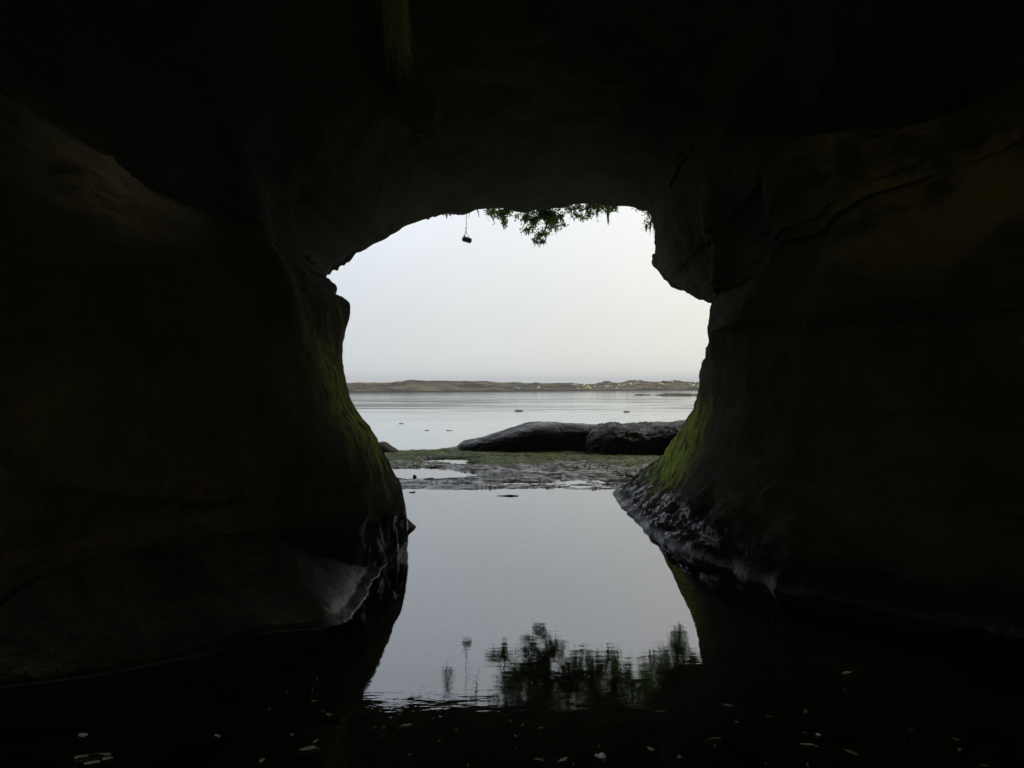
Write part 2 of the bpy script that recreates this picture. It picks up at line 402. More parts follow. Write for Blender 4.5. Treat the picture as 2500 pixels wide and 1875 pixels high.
# ------------------------------------------------------------------ the cave
# narrowest outline of the passage: photo pixel and distance of each point, left foot -> roof -> right foot
THROAT = [
 (990,1489,7.0),(988,1350,7.0),(990,1300,7.0),(988,1262,7.1),(986,1240,7.1),(981,1201,7.15),(976,1181,7.2),(963,1160,7.2),(952,1136,7.1),
 (941,1112,7.05),(928,1084,7.0),(915,1062,6.95),(900,1040,6.9),(883,1019,6.9),(868,997,6.9),(859,984,6.9),
 (854.7,964,6.9),(850,949,6.9),(846,934,6.9),(841.7,912,6.9),(838,891,7.0),(837,864,7.1),(838,840,7.2),
 (843,812,7.3),(850,783,7.4),(854,774,7.5),(855,760,7.55),(853,740.5,7.7),(845,731,7.8),(832,725,8.0),(819,720,8.1),(824,707,8.4),(822,699,8.5),
 (814,690,8.8),(806,682,9.2),(794,680.5,10.5),(797.6,664,11.5),(803,655,11.8),(809.5,645,12),(836,628.6,12.3),(869,605,12.7),(890,598,12.8),(917,586,13.0),(940,580,13.1),
 (959.5,571,13.3),(974,564,13.4),(982,556,13.5),(993,550,13.6),(1012,545,13.9),(1036,536,14.2),(1058,526,14.5),(1078.6,519,14.8),(1092,520,14.9),(1107,518,15.0),(1118,523,15.1),(1126,524,15.1),
 (1138,522.5,15.2),(1150,518,15.3),(1159.5,513,15.4),(1188,509.5,15.6),(1236,509.5,15.8),(1256,516,15.8),(1274,519,15.8),(1286,521.5,15.8),(1310,512,15.9),
 (1340,510,16),(1375,507,16),(1400,499,16.1),(1430,497,16.1),(1457,496,16),(1473,500,16),(1511,502.5,15.9),(1543.6,504,15.7),(1560,510.7,15.4),
 (1581.6,513.4,15.0),(1587,524,14.6),(1590,532,14.3),(1600.6,559.5,13.9),(1601,578,13.6),(1598,594,13.3),(1602,610,13.1),(1602,622,12.8),(1594,630,12.5),(1592,639.5,12.2),
 (1606,654,11.9),(1620,668,11.7),(1630.5,675,11.6),(1640,677,11.5),(1655,686,11.3),(1697.6,709.5,10.7),(1731,729,10.2),(1752,743,9.8),(1746,758,9.5),(1742,776,9.3),
 (1736,800,9.1),(1735,815,9.0),(1738,831,9.0),(1735,846,8.9),(1728.6,864,8.8),(1724,885,8.8),(1716.7,902,8.8),(1712,936,8.8),(1705,964,8.9),(1695,997.6,9.0),
 (1676,1028.6,9.1),(1655,1064,9.3),(1631,1097.6,9.5),(1607,1131,9.8),(1583,1159.5,10.0),(1550,1178.6,10.25),(1521,1197.6,10.5),(1494,1210,10.6),(1470,1262,10.6),(1440,1330,10.6)]

def make_cave():
    T = np.array([at(*t) for t in THROAT])
    seg = np.linalg.norm(np.diff(T, axis=0), axis=1); L = np.concatenate([[0], np.cumsum(seg)])
    n = 760
    l = np.linspace(0, L[-1], n)
    P = np.stack([np.interp(l, L, T[:, k]) for k in range(3)], 1)
    for _ in range(2): P[1:-1] = (P[:-2] + 2 * P[1:-1] + P[2:]) / 4
    # outward direction in the cross-section
    cx = 0.15
    Nx = P[:, 0] - cx; Nz = np.maximum(P[:, 2] - 1.9, 0) * 1.15
    N = np.stack([Nx, Nz], 1); N /= np.linalg.norm(N, axis=1, keepdims=True)
    k = 41; ker = np.hanning(k); ker /= ker.sum()
    Np = np.pad(N, ((k // 2, k // 2), (0, 0)), mode='edge')
    N = np.stack([np.convolve(Np[:, i], ker, 'valid') for i in range(2)], 1); N /= np.linalg.norm(N, axis=1, keepdims=True)
    Y0 = P[:, 1]
    Ysm = np.convolve(np.pad(Y0, (30, 30), mode='edge'), np.ones(61) / 61, 'valid')
    # room behind: half widths and height
    th = np.arctan2(N[:, 1], N[:, 0])
    aw = np.where(N[:, 0] < 0, 4.2, 4.9); ah = 6.0
    pw = 2.6
    rr = (np.abs(np.cos(th) / aw) ** pw + np.abs(np.sin(th) / ah) ** pw) ** (-1 / pw)
    foot = 1 - sstep(0.0, 2.2, P[:, 2])
    RX = np.cos(th) * rr + 0.1 - foot * 0.0
    RZ = np.maximum(P[:, 2] * (1 - 0.0), 0) * 0 + np.where(P[:, 2] < 1.9, P[:, 2], 1.9 + np.sin(th) * rr)
    rows = []; smark = []
    yroom = 2.8
    side = sstep(3.6, 2.0, P[:, 2])           # 1 on the walls, 0 on the roof
    p = 1.6 + 0.35 * side * (P[:, 0] > 0) + 0.55 * side * (P[:, 0] < 0) + sstep(0.9, 0.1, P[:, 2]) * np.where(P[:, 0] > 0, 1.4, -0.75)
    # room, its unseen back end left open to add faint fill light
    for q in np.linspace(0.79, 0, 34):
        y = yroom - q * 10.0; sc = math.sqrt(max(1 - q ** 2.2, 0.0)) 
        X = RX * sc; Z = np.where(P[:, 2] < 1.9, RZ, 1.2 + (RZ - 1.2) * sc)
        rows.append(np.stack([X, np.full(n, y), Z], 1)); smark.append(-2 - q)
    us = np.concatenate([np.linspace(1, 0.06, 110, endpoint=False), np.linspace(0.06, 0, 14, endpoint=False)])[1:]
    for u in us:
        g = u ** p
        y = Y0 - u * (Y0 - yroom)
        rows.append(np.stack([P[:, 0] + g * (RX - P[:, 0]), y, P[:, 2] + g * (RZ - P[:, 2])], 1)); smark.append(-u)
    rows.append(P.copy()); smark.append(0)
    for v in np.concatenate([np.linspace(0.04, 0.5, 10), np.linspace(0.6, 3.4, 22)]):
        r = 0.27 * v + 0.32 * v ** 2
        y = Y0 + v
        rows.append(np.stack([P[:, 0] + N[:, 0] * r, y, P[:, 2] + N[:, 1] * r], 1)); smark.append(v)
    yf = Y0 + 3.4; r0 = 0.27 * 3.4 + 0.32 * 3.4 ** 2
    for q in np.linspace(0.03, 1, 30):
        r = r0 + q * 12
        y = yf + (0.35 + 0.9 * q) * (1 - np.exp(-q * 6)) + 0 * yf
        rows.append(np.stack([P[:, 0] + N[:, 0] * r, y, P[:, 2] + N[:, 1] * r], 1)); smark.append(4 + q)
    G = np.array(rows); sm = np.array(smark)
    nrm = grid_normals(G)
    # orient normals into the opening
    cc = np.stack([np.full(n, cx), Y0, np.full(n, 1.9)], 1)
    nrm = np.where((np.sum(nrm * (cc[None] - G), -1) < 0)[..., None], -nrm, nrm)
    amp_big = np.clip(np.abs(sm) * 1.0, 0, 1)[:, None]
    amp_big = amp_big * amp_big * (3 - 2 * amp_big)
    inside = (sm < 0)[:, None]
    q = G * np.array([1, 1, 1.0])
    d = 0.34 * fbm(q * 0.55, 3, 11) + 0.15 * fbm(q * np.array([1.1, 1.1, 2.6]) , 4, 21, ridged=True)
    d = d * amp_big * np.where(inside, 1.0, 1.3)
    ampm = np.clip(0.35 + np.abs(sm)[:, None] * 2, 0, 1)
    d = d + ampm * (0.030 * fbm(q * 3.1, 4, 31) + 0.035 * fbm(q * np.array([2.2, 2.2, 4.0]), 5, 35, ridged=True) * np.clip(np.abs(sm) * 3, 0, 1)[:, None])
    d = d + 0.030 * ampm * amp_big * fbm(q * np.array([0.7, 0.7, 4.5]) + 0.4 * fbm(q, 2, 77)[..., None], 4, 61, ridged=True)
    # flaky rock close above the water
    low = sstep(0.75, 0.1, G[..., 2])
    d = d + low * 0.075 * ampm * fbm(q * np.array([4.5, 4.5, 3.2]), 5, 41, 0.6, ridged=True)
    d = d + 0.010 * fbm(q * 13, 3, 51)
    d = d * np.clip((3.05 - np.abs(np.minimum(sm, 0)))[:, None] * 4, 0, 1)
    # large ledges and ribs inside: (pixel polyline, inward push, width, step?)
    ridges = [
      ([(1780,400),(1850,375),(1900,355),(2000,335),(2100,322),(2200,332),(2320,347),(2420,312),(2520,270)], 0.85, 0.42, True),
      ([(1800,710),(1812,680),(1830,640),(1848,560),(1850,520)], 0.16, 0.16, False),
      ([(1790,830),(1880,780),(1960,700),(2010,640),(2045,560),(2060,480)], 0.2, 0.25, False),
      ([(930,0),(935,130),(945,190),(975,240),(1020,275)], 0.40, 0.22, False),
      ([(-20,360),(100,385),(200,430),(280,520),(330,640)], -0.05, 0.3, False),
      ([(560,330),(600,480),(620,600),(680,720)], 0.15, 0.3, False),
    ]
    ii = np.where(sm < 0)[0]; ii = ii[(sm[ii] > -1.01)]
    sub = G[ii]
    ax = sub[..., 0] / sub[..., 1]; az = (sub[..., 2] - CH) / sub[..., 1]
    for poly, A, wd, step in ridges:
        pts = []
        for a0, a1 in zip(poly[:-1], poly[1:]):
            for f in np.linspace(0, 1, 6, endpoint=False):
                px = a0[0] + (a1[0] - a0[0]) * f; py = a0[1] + (a1[1] - a0[1]) * f
                dd = (ax - (px - 1250) / F) ** 2 + (az - (HOR - py) / F) ** 2
                ii_, jj_ = np.unravel_index(np.argmin(dd), dd.shape); pts.append(sub[ii_, jj_])
        pts = np.array(pts)
        dist = np.full(G.shape[:2], 1e9); rel = np.zeros(G.shape[:2])
        for pt in pts:
            dv = np.linalg.norm(G - pt, axis=-1)
            m = dv < dist; dist = np.where(m, dv, dist); rel = np.where(m, G[..., 2] - pt[2], rel)
        if step:
            up = sstep(-0.06, 0.12, rel)
            w = A * (np.exp(-(dist / (wd * 3.0)) ** 2) * (1 - up) * 0.75 - 1.3 * np.exp(-(dist / (wd * 3.6)) ** 2) * up)
        else:
            w = A * np.exp(-(dist / wd) ** 2)
        d = d + w * inside
    G2 = G + nrm * d[..., None]
    # never pinch below the flat cap
    V = G2.reshape(-1, 3)
    global CAVE_IN
    CAVE_IN = G2[[k for k in range(len(sm)) if -2.6 < sm[k] <= 0]].reshape(-1, 3)
    # ragged unseen skylight, assumed in the roof above the frame to light the cave
    FC = grid_faces(len(sm), n); cen = V[FC].mean(1)
    rr2 = ((cen[:, 0] + 0.25) / 0.42) ** 2 + ((cen[:, 1] - 7.2) / 0.5) ** 2 + 0.5 * fbm(cen * 1.5, 3, 171)
    FC = FC[~((rr2 < 1) & (cen[:, 2] > 4.5) & (FC[:, 0] // n < int(np.argmax(sm == 0))))]
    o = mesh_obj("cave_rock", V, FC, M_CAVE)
    tag(o, "dark brown sea cave rock framing the view with green algae and wet black foot", None, None, "structure")
    return o
make_cave()
def cave_hit(px, py):
    """nearest point of the inner cave surface along a direction"""
    q = CAVE_IN[CAVE_IN[:, 1] > 1.0]
    dd = (q[:, 0] / q[:, 1] - (px - 1250) / F) ** 2 + ((q[:, 2] - CH) / q[:, 1] - (HOR - py) / F) ** 2
    c = np.argsort(dd)[:6]
    return q[c[np.argmin(q[c, 1])]]

def make_bank():
    shore = np.array([at(p, q, CH * F / (q - HOR))[:2] for p, q in [(968,1330),(955,1360),(925,1400),(902,1440),(880,1480),(850,1520),(790,1538),(720,1540),(640,1545),(570,1570),(500,1600),(400,1618),(300,1640),(150,1665),(0,1680),(-300,1720)]])
    t = np.linspace(0, len(shore) - 1, 260)
    sh = np.stack([np.interp(t, np.arange(len(shore)), shore[:, k]) for k in range(2)], 1)
    for _ in range(60): sh[1:-1] = (sh[:-2] + 2 * sh[1:-1] + sh[2:]) / 4
    tgt = np.stack([np.interp(t, [0, 5, 15], [-2.3, -2.8, -4.8]), np.interp(t, [0, 5, 15], [7.0, 6.2, 4.9])], 1)
    dirn = tgt - sh; dl = np.linalg.norm(dirn, axis=1, keepdims=True); dirn = dirn / dl
    d = np.concatenate([[-0.10, -0.05, -0.02, -0.006], np.linspace(0, 0.12, 12), np.linspace(0.14, 1.5, 70)])
    z = np.where(d < 0, d * 2.2, 0.008 + 0.10 * d + 0.62 * np.maximum(d - 0.10, 0) + 0.9 * np.maximum(d - 0.35, 0) ** 2)
    V = np.zeros((len(d), len(t), 3))
    V[..., :2] = sh[None] + dirn[None] * d[:, None, None]
    V[..., 2] = z[:, None]
    V[..., 2] += (0.10 * fbm(V * 1.6, 4, 181) + 0.02 * fbm(V * 7, 3, 191)) * np.clip(d * 3, 0, 1)[:, None]
    V[..., :2] += (0.03 * fbm(V * np.array([5, 5, 0]), 3, 195))[..., None]
    m, nt, out = new_mat("wet_mudstone"); b = NB(nt)
    x, y, zz = b.pos(); f = b.noise(b.coord(), 9, 6, 0.65); g = b.noise(b.coord(), 60, 4, 0.6)
    col = b.mix(b.rng(f, 0.4, 0.6), (0.016, 0.014, 0.007), (0.040, 0.032, 0.015))
    b.bsdf(out, col, b.math('ADD', b.rng(zz, 0.01, 0.16, 0.28, 0.80), b.rng(f, 0.4, 0.6, -0.06, 0.12)), b.bump(b.math('ADD', f, b.math('MULTIPLY', g, 0.25)), 0.8, 0.035), b.rng(zz, 0.05, 0.4, 0.6, 0.2))
    o = mesh_obj("rock_bank", V.reshape(-1, 3), grid_faces(len(d), len(t)), m)
    tag(o, "smooth wet mudstone bank sloping into the pool along the left cave wall", "rock")
make_bank()

# ------------------------------------------------------------------ ground: cave floor, tidal shelf and sea bed in one sheet
def shelf_h(X, Y):
    P3 = np.stack([X, Y, np.zeros_like(X)], -1)
    n1 = fbm(P3 * np.array([0.9, 2.0, 1]), 5, 61)
    n2 = fbm(P3 * np.array([3.0, 7.0, 1]), 4, 71, ridged=True)
    n3 = fbm(P3 * 9, 3, 81)
    shore = 10.35 + 0.45 * fbm(P3 * np.array([0.8, 0, 1]), 4, 91) + 0.5 * sstep(-0.3, -1.8, X) * 0.3
    h = -0.22 + 0.225 * sstep(-0.5, 0.9, Y - shore) 
    h += sstep(10.8, 12.5, Y) * 0.012 + sstep(11.6, 16.0, Y) * 0.012
    h += 0.034 * n1 * sstep(9, 12, Y) + 0.026 * n2 * sstep(10.5, 12.0, Y) + 0.012 * n3 * sstep(10, 12.0, Y)
    # tide puddles on the left of the shelf
    def dip(cx, cy, rx, ry, a):
        wob = 1 + 0.35 * n1
        return -a * np.exp(-(((X - cx) / rx) ** 2 + ((Y - cy) / ry) ** 2) ** 2 * wob)
    h += dip(-1.75, 13.1, 0.85, 0.75, 0.10) + dip(-1.25, 15.2, 0.55, 0.42, 0.13) + dip(-0.9, 14.6, 0.3, 0.2, 0.05)
    h += dip(1.2, 12.0, 0.7, 0.3, 0.03) + dip(1.9, 12.6, 0.35, 0.25, 0.03) + dip(0.1, 11.7, 0.5, 0.2, 0.04)
    # sandy rippled bed of the pool
    inn = sstep(10.8, 9.0, Y)
    h += inn * (0.035 * n1 + 0.012 * n3)
    h = np.where(Y < 9, np.minimum(h, -0.06), h)
    # outer edge of the shelf, dropping to the sea bed
    edge = 16.9 + 3.2 * sstep(-1.9, -0.2, X) + 0.15 * fbm(P3 * 1.3, 3, 95)
    rim = np.exp(-((Y - edge + 0.35) / 0.35) ** 2) * 0.03
    h = h - 0.008 * sstep(11.4, 12.2, Y) * sstep(15.2, 14.2, Y) + rim
    h = np.where(Y > edge - 0.7, np.maximum(h, 0.012 + 0.01 * n3), h)
    h -= sstep(-0.05, 2.0, Y - edge) * 3.0
    return h

xs = np.concatenate([np.linspace(-60, -9, 18, endpoint=False), np.linspace(-9, -3.4, 60, endpoint=False), np.linspace(-3.4, 4.4, 330, endpoint=False),
                     np.linspace(4.4, 9, 46, endpoint=False), np.linspace(9, 60, 18)])
ys = np.concatenate([np.linspace(-12, 2.4, 30, endpoint=False), np.linspace(2.4, 10.4, 170, endpoint=False), np.linspace(10.4, 17.4, 300, endpoint=False),
                     np.linspace(17.4, 23, 60, endpoint=False), np.linspace(23, 260, 30)])
XX, YY = np.meshgrid(xs, ys)
H = shelf_h(XX, YY)
gr = mesh_obj("ground", np.stack([XX, YY, H], -1).reshape(-1, 3), grid_faces(len(ys), len(xs)), M_GROUND)
tag(gr, "sandy cave floor running out into a weedy tidal rock shelf", kind="structure")

# pool: still water inside the cave, level with the puddles, held in by the rim of the shelf
px_ = np.linspace(-9, 9, 91)
edge_y = 16.55 + 3.2 * sstep(-1.9, -0.2, px_)
pv = [(x, -9.0, 0.0) for x in px_] + [(x, float(min(e, 18.5)), 0.0) for x, e in zip(px_, edge_y)]
pf = [(i, i + 1, 91 + i + 1, 91 + i) for i in range(90)]
po = mesh_obj("pool", pv, pf, M_POOL, smooth=False)
tag(po, "still mirror pool on the cave floor reflecting the sky", kind="structure")

so = mesh_obj("sea", [(-3000, 16.2, SEA), (3000, 16.2, SEA), (3000, 5000, SEA), (-3000, 5000, SEA)], [(0, 1, 2, 3)], M_SEA, smooth=False)
tag(so, "calm pale grey sea with streaks of floating kelp", kind="structure")

# seaweed and turf weed growing over the exposed rock
def make_weed():
    rnd = np.random.RandomState(4); n = 52000
    X = rnd.uniform(-3.2, 4.0, n); Y = 11.0 + rnd.rand(n) ** 0.9 * 5.9
    P3 = np.stack([X, Y, 0 * X], -1)
    Hh = shelf_h(X, Y)
    m = fbm(P3 * np.array([1.1, 2.4, 1]), 4, 131) + 0.25 * sstep(12.5, 15.5, Y) - 0.05
    m = m - 0.12 * sstep(14.2, 12.6, Y)
    keep = (Hh > 0.006) & (m > rnd.uniform(-0.25, 0.25, n))
    X, Y, Hh = X[keep], Y[keep], Hh[keep]; n = len(X)
    g = fbm(np.stack([X, Y, 0 * X], -1) * np.array([0.8, 1.6, 1]), 3, 141) + 0.6 * sstep(12.2, 14.6, Y) - 0.22
    L_ = rnd.uniform(.02, .065, n); W_ = L_ * rnd.uniform(.15, .35, n); a = rnd.uniform(0, 6.28, n); up = rnd.uniform(0.1, 0.55, n)
    c, s_ = np.cos(a), np.sin(a)
    P0 = np.stack([X, Y, Hh - 0.004], 1); T = np.stack([c, s_, up], 1) * L_[:, None]; S_ = np.stack([-s_, c, 0 * c], 1) * W_[:, None]
    V = np.stack([P0 - S_ * .5, P0 + S_ * .5, P0 + T * .6 + S_ * .6, P0 + T * .6 - S_ * .6, P0 + T * np.array([1.2, 1.2, .6]) + S_ * .1, P0 + T * np.array([1.2, 1.2, .6]) - S_ * .1], 1)
    for lab, sel, mat in (("green turf weed covering the outer shelf", g > 0.0, M_GREENW), ("brown seaweed strewn over the wet shelf", g <= 0.0, M_BROWNW)):
        v = V[sel]; k = len(v)
        b0 = (np.arange(k) * 6)[:, None]
        f = np.concatenate([b0 + np.array([0, 1, 2, 3]), b0 + np.array([3, 2, 4, 5])])
        tag(mesh_obj("seaweed", v.reshape(-1, 3), f, mat, None, False), lab, "seaweed", None, "stuff")
make_weed()

# ------------------------------------------------------------------ island reef
CREST = [(600,934),(760,935),(846,935),(875,934),(905,934),(960,934.5),(963,931.5),(985,930.5),(1000,927.5),(1015,928),(1030,929.5),(1130,930),(1160,931),(1175,929.6),(1190,930.5),(1215,933.5),(1240,934),(1250,933),(1270,933.5),(1285,936),
 (1300,936),(1303,934.3),(1312,934.6),(1316,936.5),(1330,935.5),(1395,934.3),(1425,937.5),(1450,937.5),(1462,934),(1471,934),(1474,930.5),(1487,930.5),(1492,933.2),(1510,934.5),(1525,932),(1530,929),(1542,928),(1562,928.5),(1585,932),
 (1605,932.8),(1625,930.5),(1645,928.5),(1655,929),(1672,931.5),(1700,933),(1716,931.5),(1760,932),(1900,934)]
BASE = [(600,959),(846,958),(1000,957.3),(1240,955.6),(1350,955),(1480,954.2),(1560,953.4),(1700,952.3),(1900,952)]
def isl_front(x):
    """distance of the shore for world x (iterated because the pixel column depends on it)"""
    D = np.full_like(x, 160.0)
    for _ in range(6):
        px = 1250 + x / D * F
        by = np.interp(px, [b[0] for b in BASE], [b[1] for b in BASE])
        D = (CH - SEA) * F / (by - HOR)
    return D
def isl_h(X, Y):
    Df = isl_front(X); DEP = 16.0
    u = (Y - Df) / DEP
    Dc = Df + DEP
    px = 1250 + X / Dc * F
    cy = np.interp(px, [c[0] for c in CREST], [c[1] for c in CREST])
    zc = CH + (HOR - cy) / F * Dc
    P3 = np.stack([X, Y, 0 * X], -1)
    n1 = fbm(P3 * np.array([0.10, 0.25, 1]), 4, 101, ridged=True); n2 = fbm(P3 * np.array([0.5, 0.7, 1]), 4, 111)
    n4 = fbm(P3 * np.array([1.5, 1.5, 1]), 3, 121, ridged=True)
    prof = np.clip(u, 0, 1) ** 0.62
    inner = np.clip(u, 0, 1) * np.clip(1 - u, 0, 1) * 4
    h = SEA + (zc - SEA) * prof + inner * (0.38 * n1 + 0.25 * n2 - 0.2) + 0.10 * (n2 + n4) * np.clip(u * 4, 0, 1)
    h = np.where(u < 0, SEA + u * 3.0, h)
    h = np.where(u > 1, zc - (u - 1) * 1.6 + 0.05 * n2, h)
    return h
ix = np.linspace(-62, 70, 900)
uu = np.linspace(-0.12, 2.2, 110)
IX, UU = np.meshgrid(ix, uu)
IY = isl_front(IX) + UU * 16.0
IH = isl_h(IX, IY)
isl = mesh_obj("island", np.stack([IX, IY, IH], -1).reshape(-1, 3), grid_faces(len(uu), len(ix)), M_ISL)
tag(isl, "long low brown rock reef lying across the sea", kind="structure")

# ------------------------------------------------------------------ rocks
def rock_loft(name, mat, prof, y0, depth, zb, seed, rough=0.05, front=0.25, label=None, cat="rock", group=None, n=260, m=110, rfreq=1.4, fine=0.35):
    """elongated rock: prof = [(x, top z)], front face near y0, buried to zb"""
    pr = np.array(prof); x0, x1 = pr[0, 0], pr[-1, 0]
    t = np.linspace(0, 1, n); xc = x0 + (x1 - x0) * (0.5 - 0.5 * np.cos(t * math.pi)) 
    top = np.interp(xc, pr[:, 0], pr[:, 1])
    endf = np.clip(np.sin(t * math.pi), 0, 1) ** 0.38
    a = np.linspace(0, math.pi, m)
    ca = np.sign(np.cos(a)) * np.abs(np.cos(a)) ** (0.55); sa = np.sin(a) ** front
    yc = y0 + depth / 2
    V = np.zeros((n, m, 3))
    V[..., 0] = xc[:, None]
    V[..., 1] = yc - ca[None] * (depth / 2) * np.maximum(endf, 0.03)[:, None] * (0.88 + 0.16 * sa[None])
    V[..., 2] = zb + (top - zb)[:, None] * (sa[None] ** 1.0) * np.where(t < 0.001, 0.9, 1)[:, None]
    nr = grid_normals(V)
    cen = np.stack([xc, np.full(n, yc), np.full(n, zb)], 1)[:, None]
    nr = np.where((np.sum(nr * (V - cen), -1) < 0)[..., None], -nr, nr)
    s = max(0.2, min(1.0, 1.0))
    d = rough * fbm(V * rfreq, 4, seed) + rough * fine * fbm(V * rfreq * 6, 4, seed + 9, ridged=True) + rough * 0.5 * fbm(V * np.array([rfreq, rfreq, rfreq * 2.4]) * 2.3, 4, seed + 5, ridged=True)
    V = V + nr * d[..., None]
    c = np.array([(x0 + x1) / 2, yc, zb]); 
    faces = grid_faces(n, m).tolist()
    faces.append([i for i in range(m)]); faces.append([(n - 1) * m + i for i in range(m)][::-1])
    o = mesh_obj(name, V.reshape(-1, 3) - c, faces, mat)
    o.location = c.tolist()
    tag(o, label, cat, group)
    return o

def pxprof(pts, D):
    return [(float(at(p[0], p[1], D)[0]), float(at(p[0], p[1], D)[2])) for p in pts]

rock_loft("boulder", M_BOULD, pxprof([(1118,1094),(1120,1087),(1128,1082),(1150,1077),(1176,1071),(1217,1059),(1250,1049.5),(1284,1039),(1318,1034),(1376,1036),(1420,1037),(1467,1040),(1500,1052),(1515,1070)], 17.4),
          16.75, 1.7, -0.1, 201, 0.045, 0.30, "long smooth dark boulder tapering to a low tip at its left end", "boulder", fine=0.18)
rock_loft("boulder", M_BOULD, pxprof([(1425,1075),(1440,1055),(1462,1042),(1476,1038),(1496,1036),(1521,1038),(1566,1040.5),(1600,1038),(1668,1034),(1720,1031),(1780,1040),(1810,1060)], 17.0),
          15.95, 2.2, -0.1, 221, 0.085, 0.5, "pitted grey boulder with wet ledges, right of the smooth dark boulder", "boulder", rfreq=1.8, fine=0.32)
rock_loft("shore_rock", M_SLAB, pxprof([(900,1100),(915,1088),(930,1081),(940,1082),(952,1090),(968,1100),(975,1103)], 16.6),
          16.2, 0.7, -0.1, 231, 0.03, 0.5, "small brown rock beside the left cave wall at the shelf edge", "rock", n=60, m=30)
rock_loft("rock_slab", M_SLAB, pxprof([(950,1170),(960,1161),(990,1160),(1010,1161),(1018,1170)], 13.0),
          12.55, 0.28, -0.12, 241, 0.012, 0.3, "flat brown slab in the puddle, the farther of two", "rock", n=60, m=24)
rock_loft("rock_slab", M_SLAB, pxprof([(955,1180),(966,1167),(1000,1172),(1010,1175),(1040,1170),(1056,1168),(1062,1176)], 12.0),
          11.9, 0.24, -0.12, 251, 0.012, 0.3, "long dark slab with a raised right end at the near puddle edge", "rock", n=70, m=24)
rock_loft("rock_stub", M_SLAB, pxprof([(1008,1172),(1009,1160),(1013,1159),(1017,1163),(1018,1172)], 12.3),
          12.25, 0.07, -0.05, 255, 0.006, 0.3, "small upright stub of rock on the far slab", "rock", n=24, m=16)
rock_loft("pool_rock", M_SLAB, pxprof([(1197,1214),(1215,1210.5),(1245,1208.5),(1262,1210),(1278,1214)], 10.5),
          10.4, 0.16, -0.1, 261, 0.006, 0.6, "thin flat rock awash at the far edge of the pool, centre", "rock", n=60, m=24)
rock_loft("pool_rock", M_SLAB, pxprof([(983,1207),(995,1203),(1010,1201),(1022,1206)], 10.8),
          10.7, 0.25, -0.15, 265, 0.006, 0.6, "thin flat rock awash beside the left cave wall", "rock", n=40, m=20)
rock_loft("pointed_rock", M_SLAB, pxprof([(970,1255),(985,1258),(997,1266),(1008,1276),(1016,1282),(1019,1288)], 8.3),
          8.0, 0.35, -0.15, 271, 0.012, 0.45, "small pointed wet rock at the foot of the left cave wall", "rock", n=50, m=24)
# reef heads in the open water
def sea_rock(px0, px1, ytop, ybase, seed, label, group=None):
    D = (CH - SEA) * F / (ybase - HOR)
    zt = CH + (HOR - ytop) / F * D
    pts = [(px0, SEA - 0.02), (px0 + (px1 - px0) * 0.12, SEA + (zt - SEA) * 0.6), (px0 + (px1 - px0) * 0.4, SEA + (zt - SEA) * 0.8), (px0 + (px1 - px0) * 0.7, SEA + (zt - SEA) * 0.5), (px1, SEA - 0.02)]
    prof = [((p - 1250) / F * D, z) for p, z in pts]
    rock_loft("sea_rock", M_WEED, prof, D, (prof[-1][0] - prof[0][0]) * 0.35 + 0.2, SEA - 0.12, seed, (zt - SEA) * 0.45, 0.7, label, "rock", group, n=80, m=24, rfreq=3.0)
sea_rock(1255, 1281, 1000.5, 1004, 301, "small weedy rock awash in open water, left of the two above the boulders")
sea_rock(1523, 1542, 1003, 1006, 303, "smallest weedy rock awash above the pitted boulder")
sea_rock(1549, 1598, 961.8, 965, 305, "thin dark reef strip awash in front of the seal reef")
sea_rock(1606, 1740, 959.8, 965.8, 307, "long brown weedy reef strip running behind the right cave wall")
sea_rock(972, 987, 1033.2, 1035, 309, "low dark weed patch awash in the near left water")
sea_rock(1035, 1050, 1050.2, 1051.6, 311, "flat dark weed strip awash left of the boulder tip")
sea_rock(1086, 1109, 1050.6, 1052, 313, "flat dark weed strip awash nearest the boulder tip")

# ------------------------------------------------------------------ seals hauled out on the reef
def seal_mesh():
    # rings along the body: x, centre z, half width, half height
    S_ = [(-0.80,0.05,0.02,0.015),(-0.74,0.05,0.10,0.022),(-0.66,0.06,0.06,0.045),(-0.50,0.11,0.11,0.10),(-0.25,0.17,0.18,0.16),(0.0,0.21,0.22,0.20),(0.25,0.22,0.21,0.20),
          (0.42,0.23,0.16,0.17),(0.53,0.26,0.115,0.13),(0.62,0.29,0.095,0.105),(0.70,0.30,0.085,0.09),(0.77,0.285,0.055,0.06),(0.81,0.275,0.03,0.035),(0.825,0.27,0.005,0.005)]
    S_ = np.array(S_); n = 12; a = np.linspace(0, 2 * math.pi, n, endpoint=False)
    V = np.stack([np.repeat(S_[:, :1], n, 1), S_[:, 2:3] * np.cos(a)[None], S_[:, 1:2] + S_[:, 3:4] * np.sin(a)[None]], -1)
    mb = MB(); f = grid_faces(len(S_), n, True).tolist(); f.append(list(range(n))); f.append([(len(S_) - 1) * n + i for i in range(n)][::-1])
    mb.add(V, f)
    for s in (-1, 1):   # fore flippers lying on the rock
        mb.add([(0.35, s * 0.12, 0.12), (0.20, s * 0.14, 0.10), (0.10, s * 0.33, 0.02), (0.22, s * 0.36, 0.02), (0.35, s * 0.12, 0.16), (0.20, s * 0.14, 0.14), (0.10, s * 0.33, 0.04), (0.22, s * 0.36, 0.04)],
               [(0, 1, 2, 3), (4, 7, 6, 5), (0, 4, 5, 1), (1, 5, 6, 2), (2, 6, 7, 3), (3, 7, 4, 0)])
    return mb
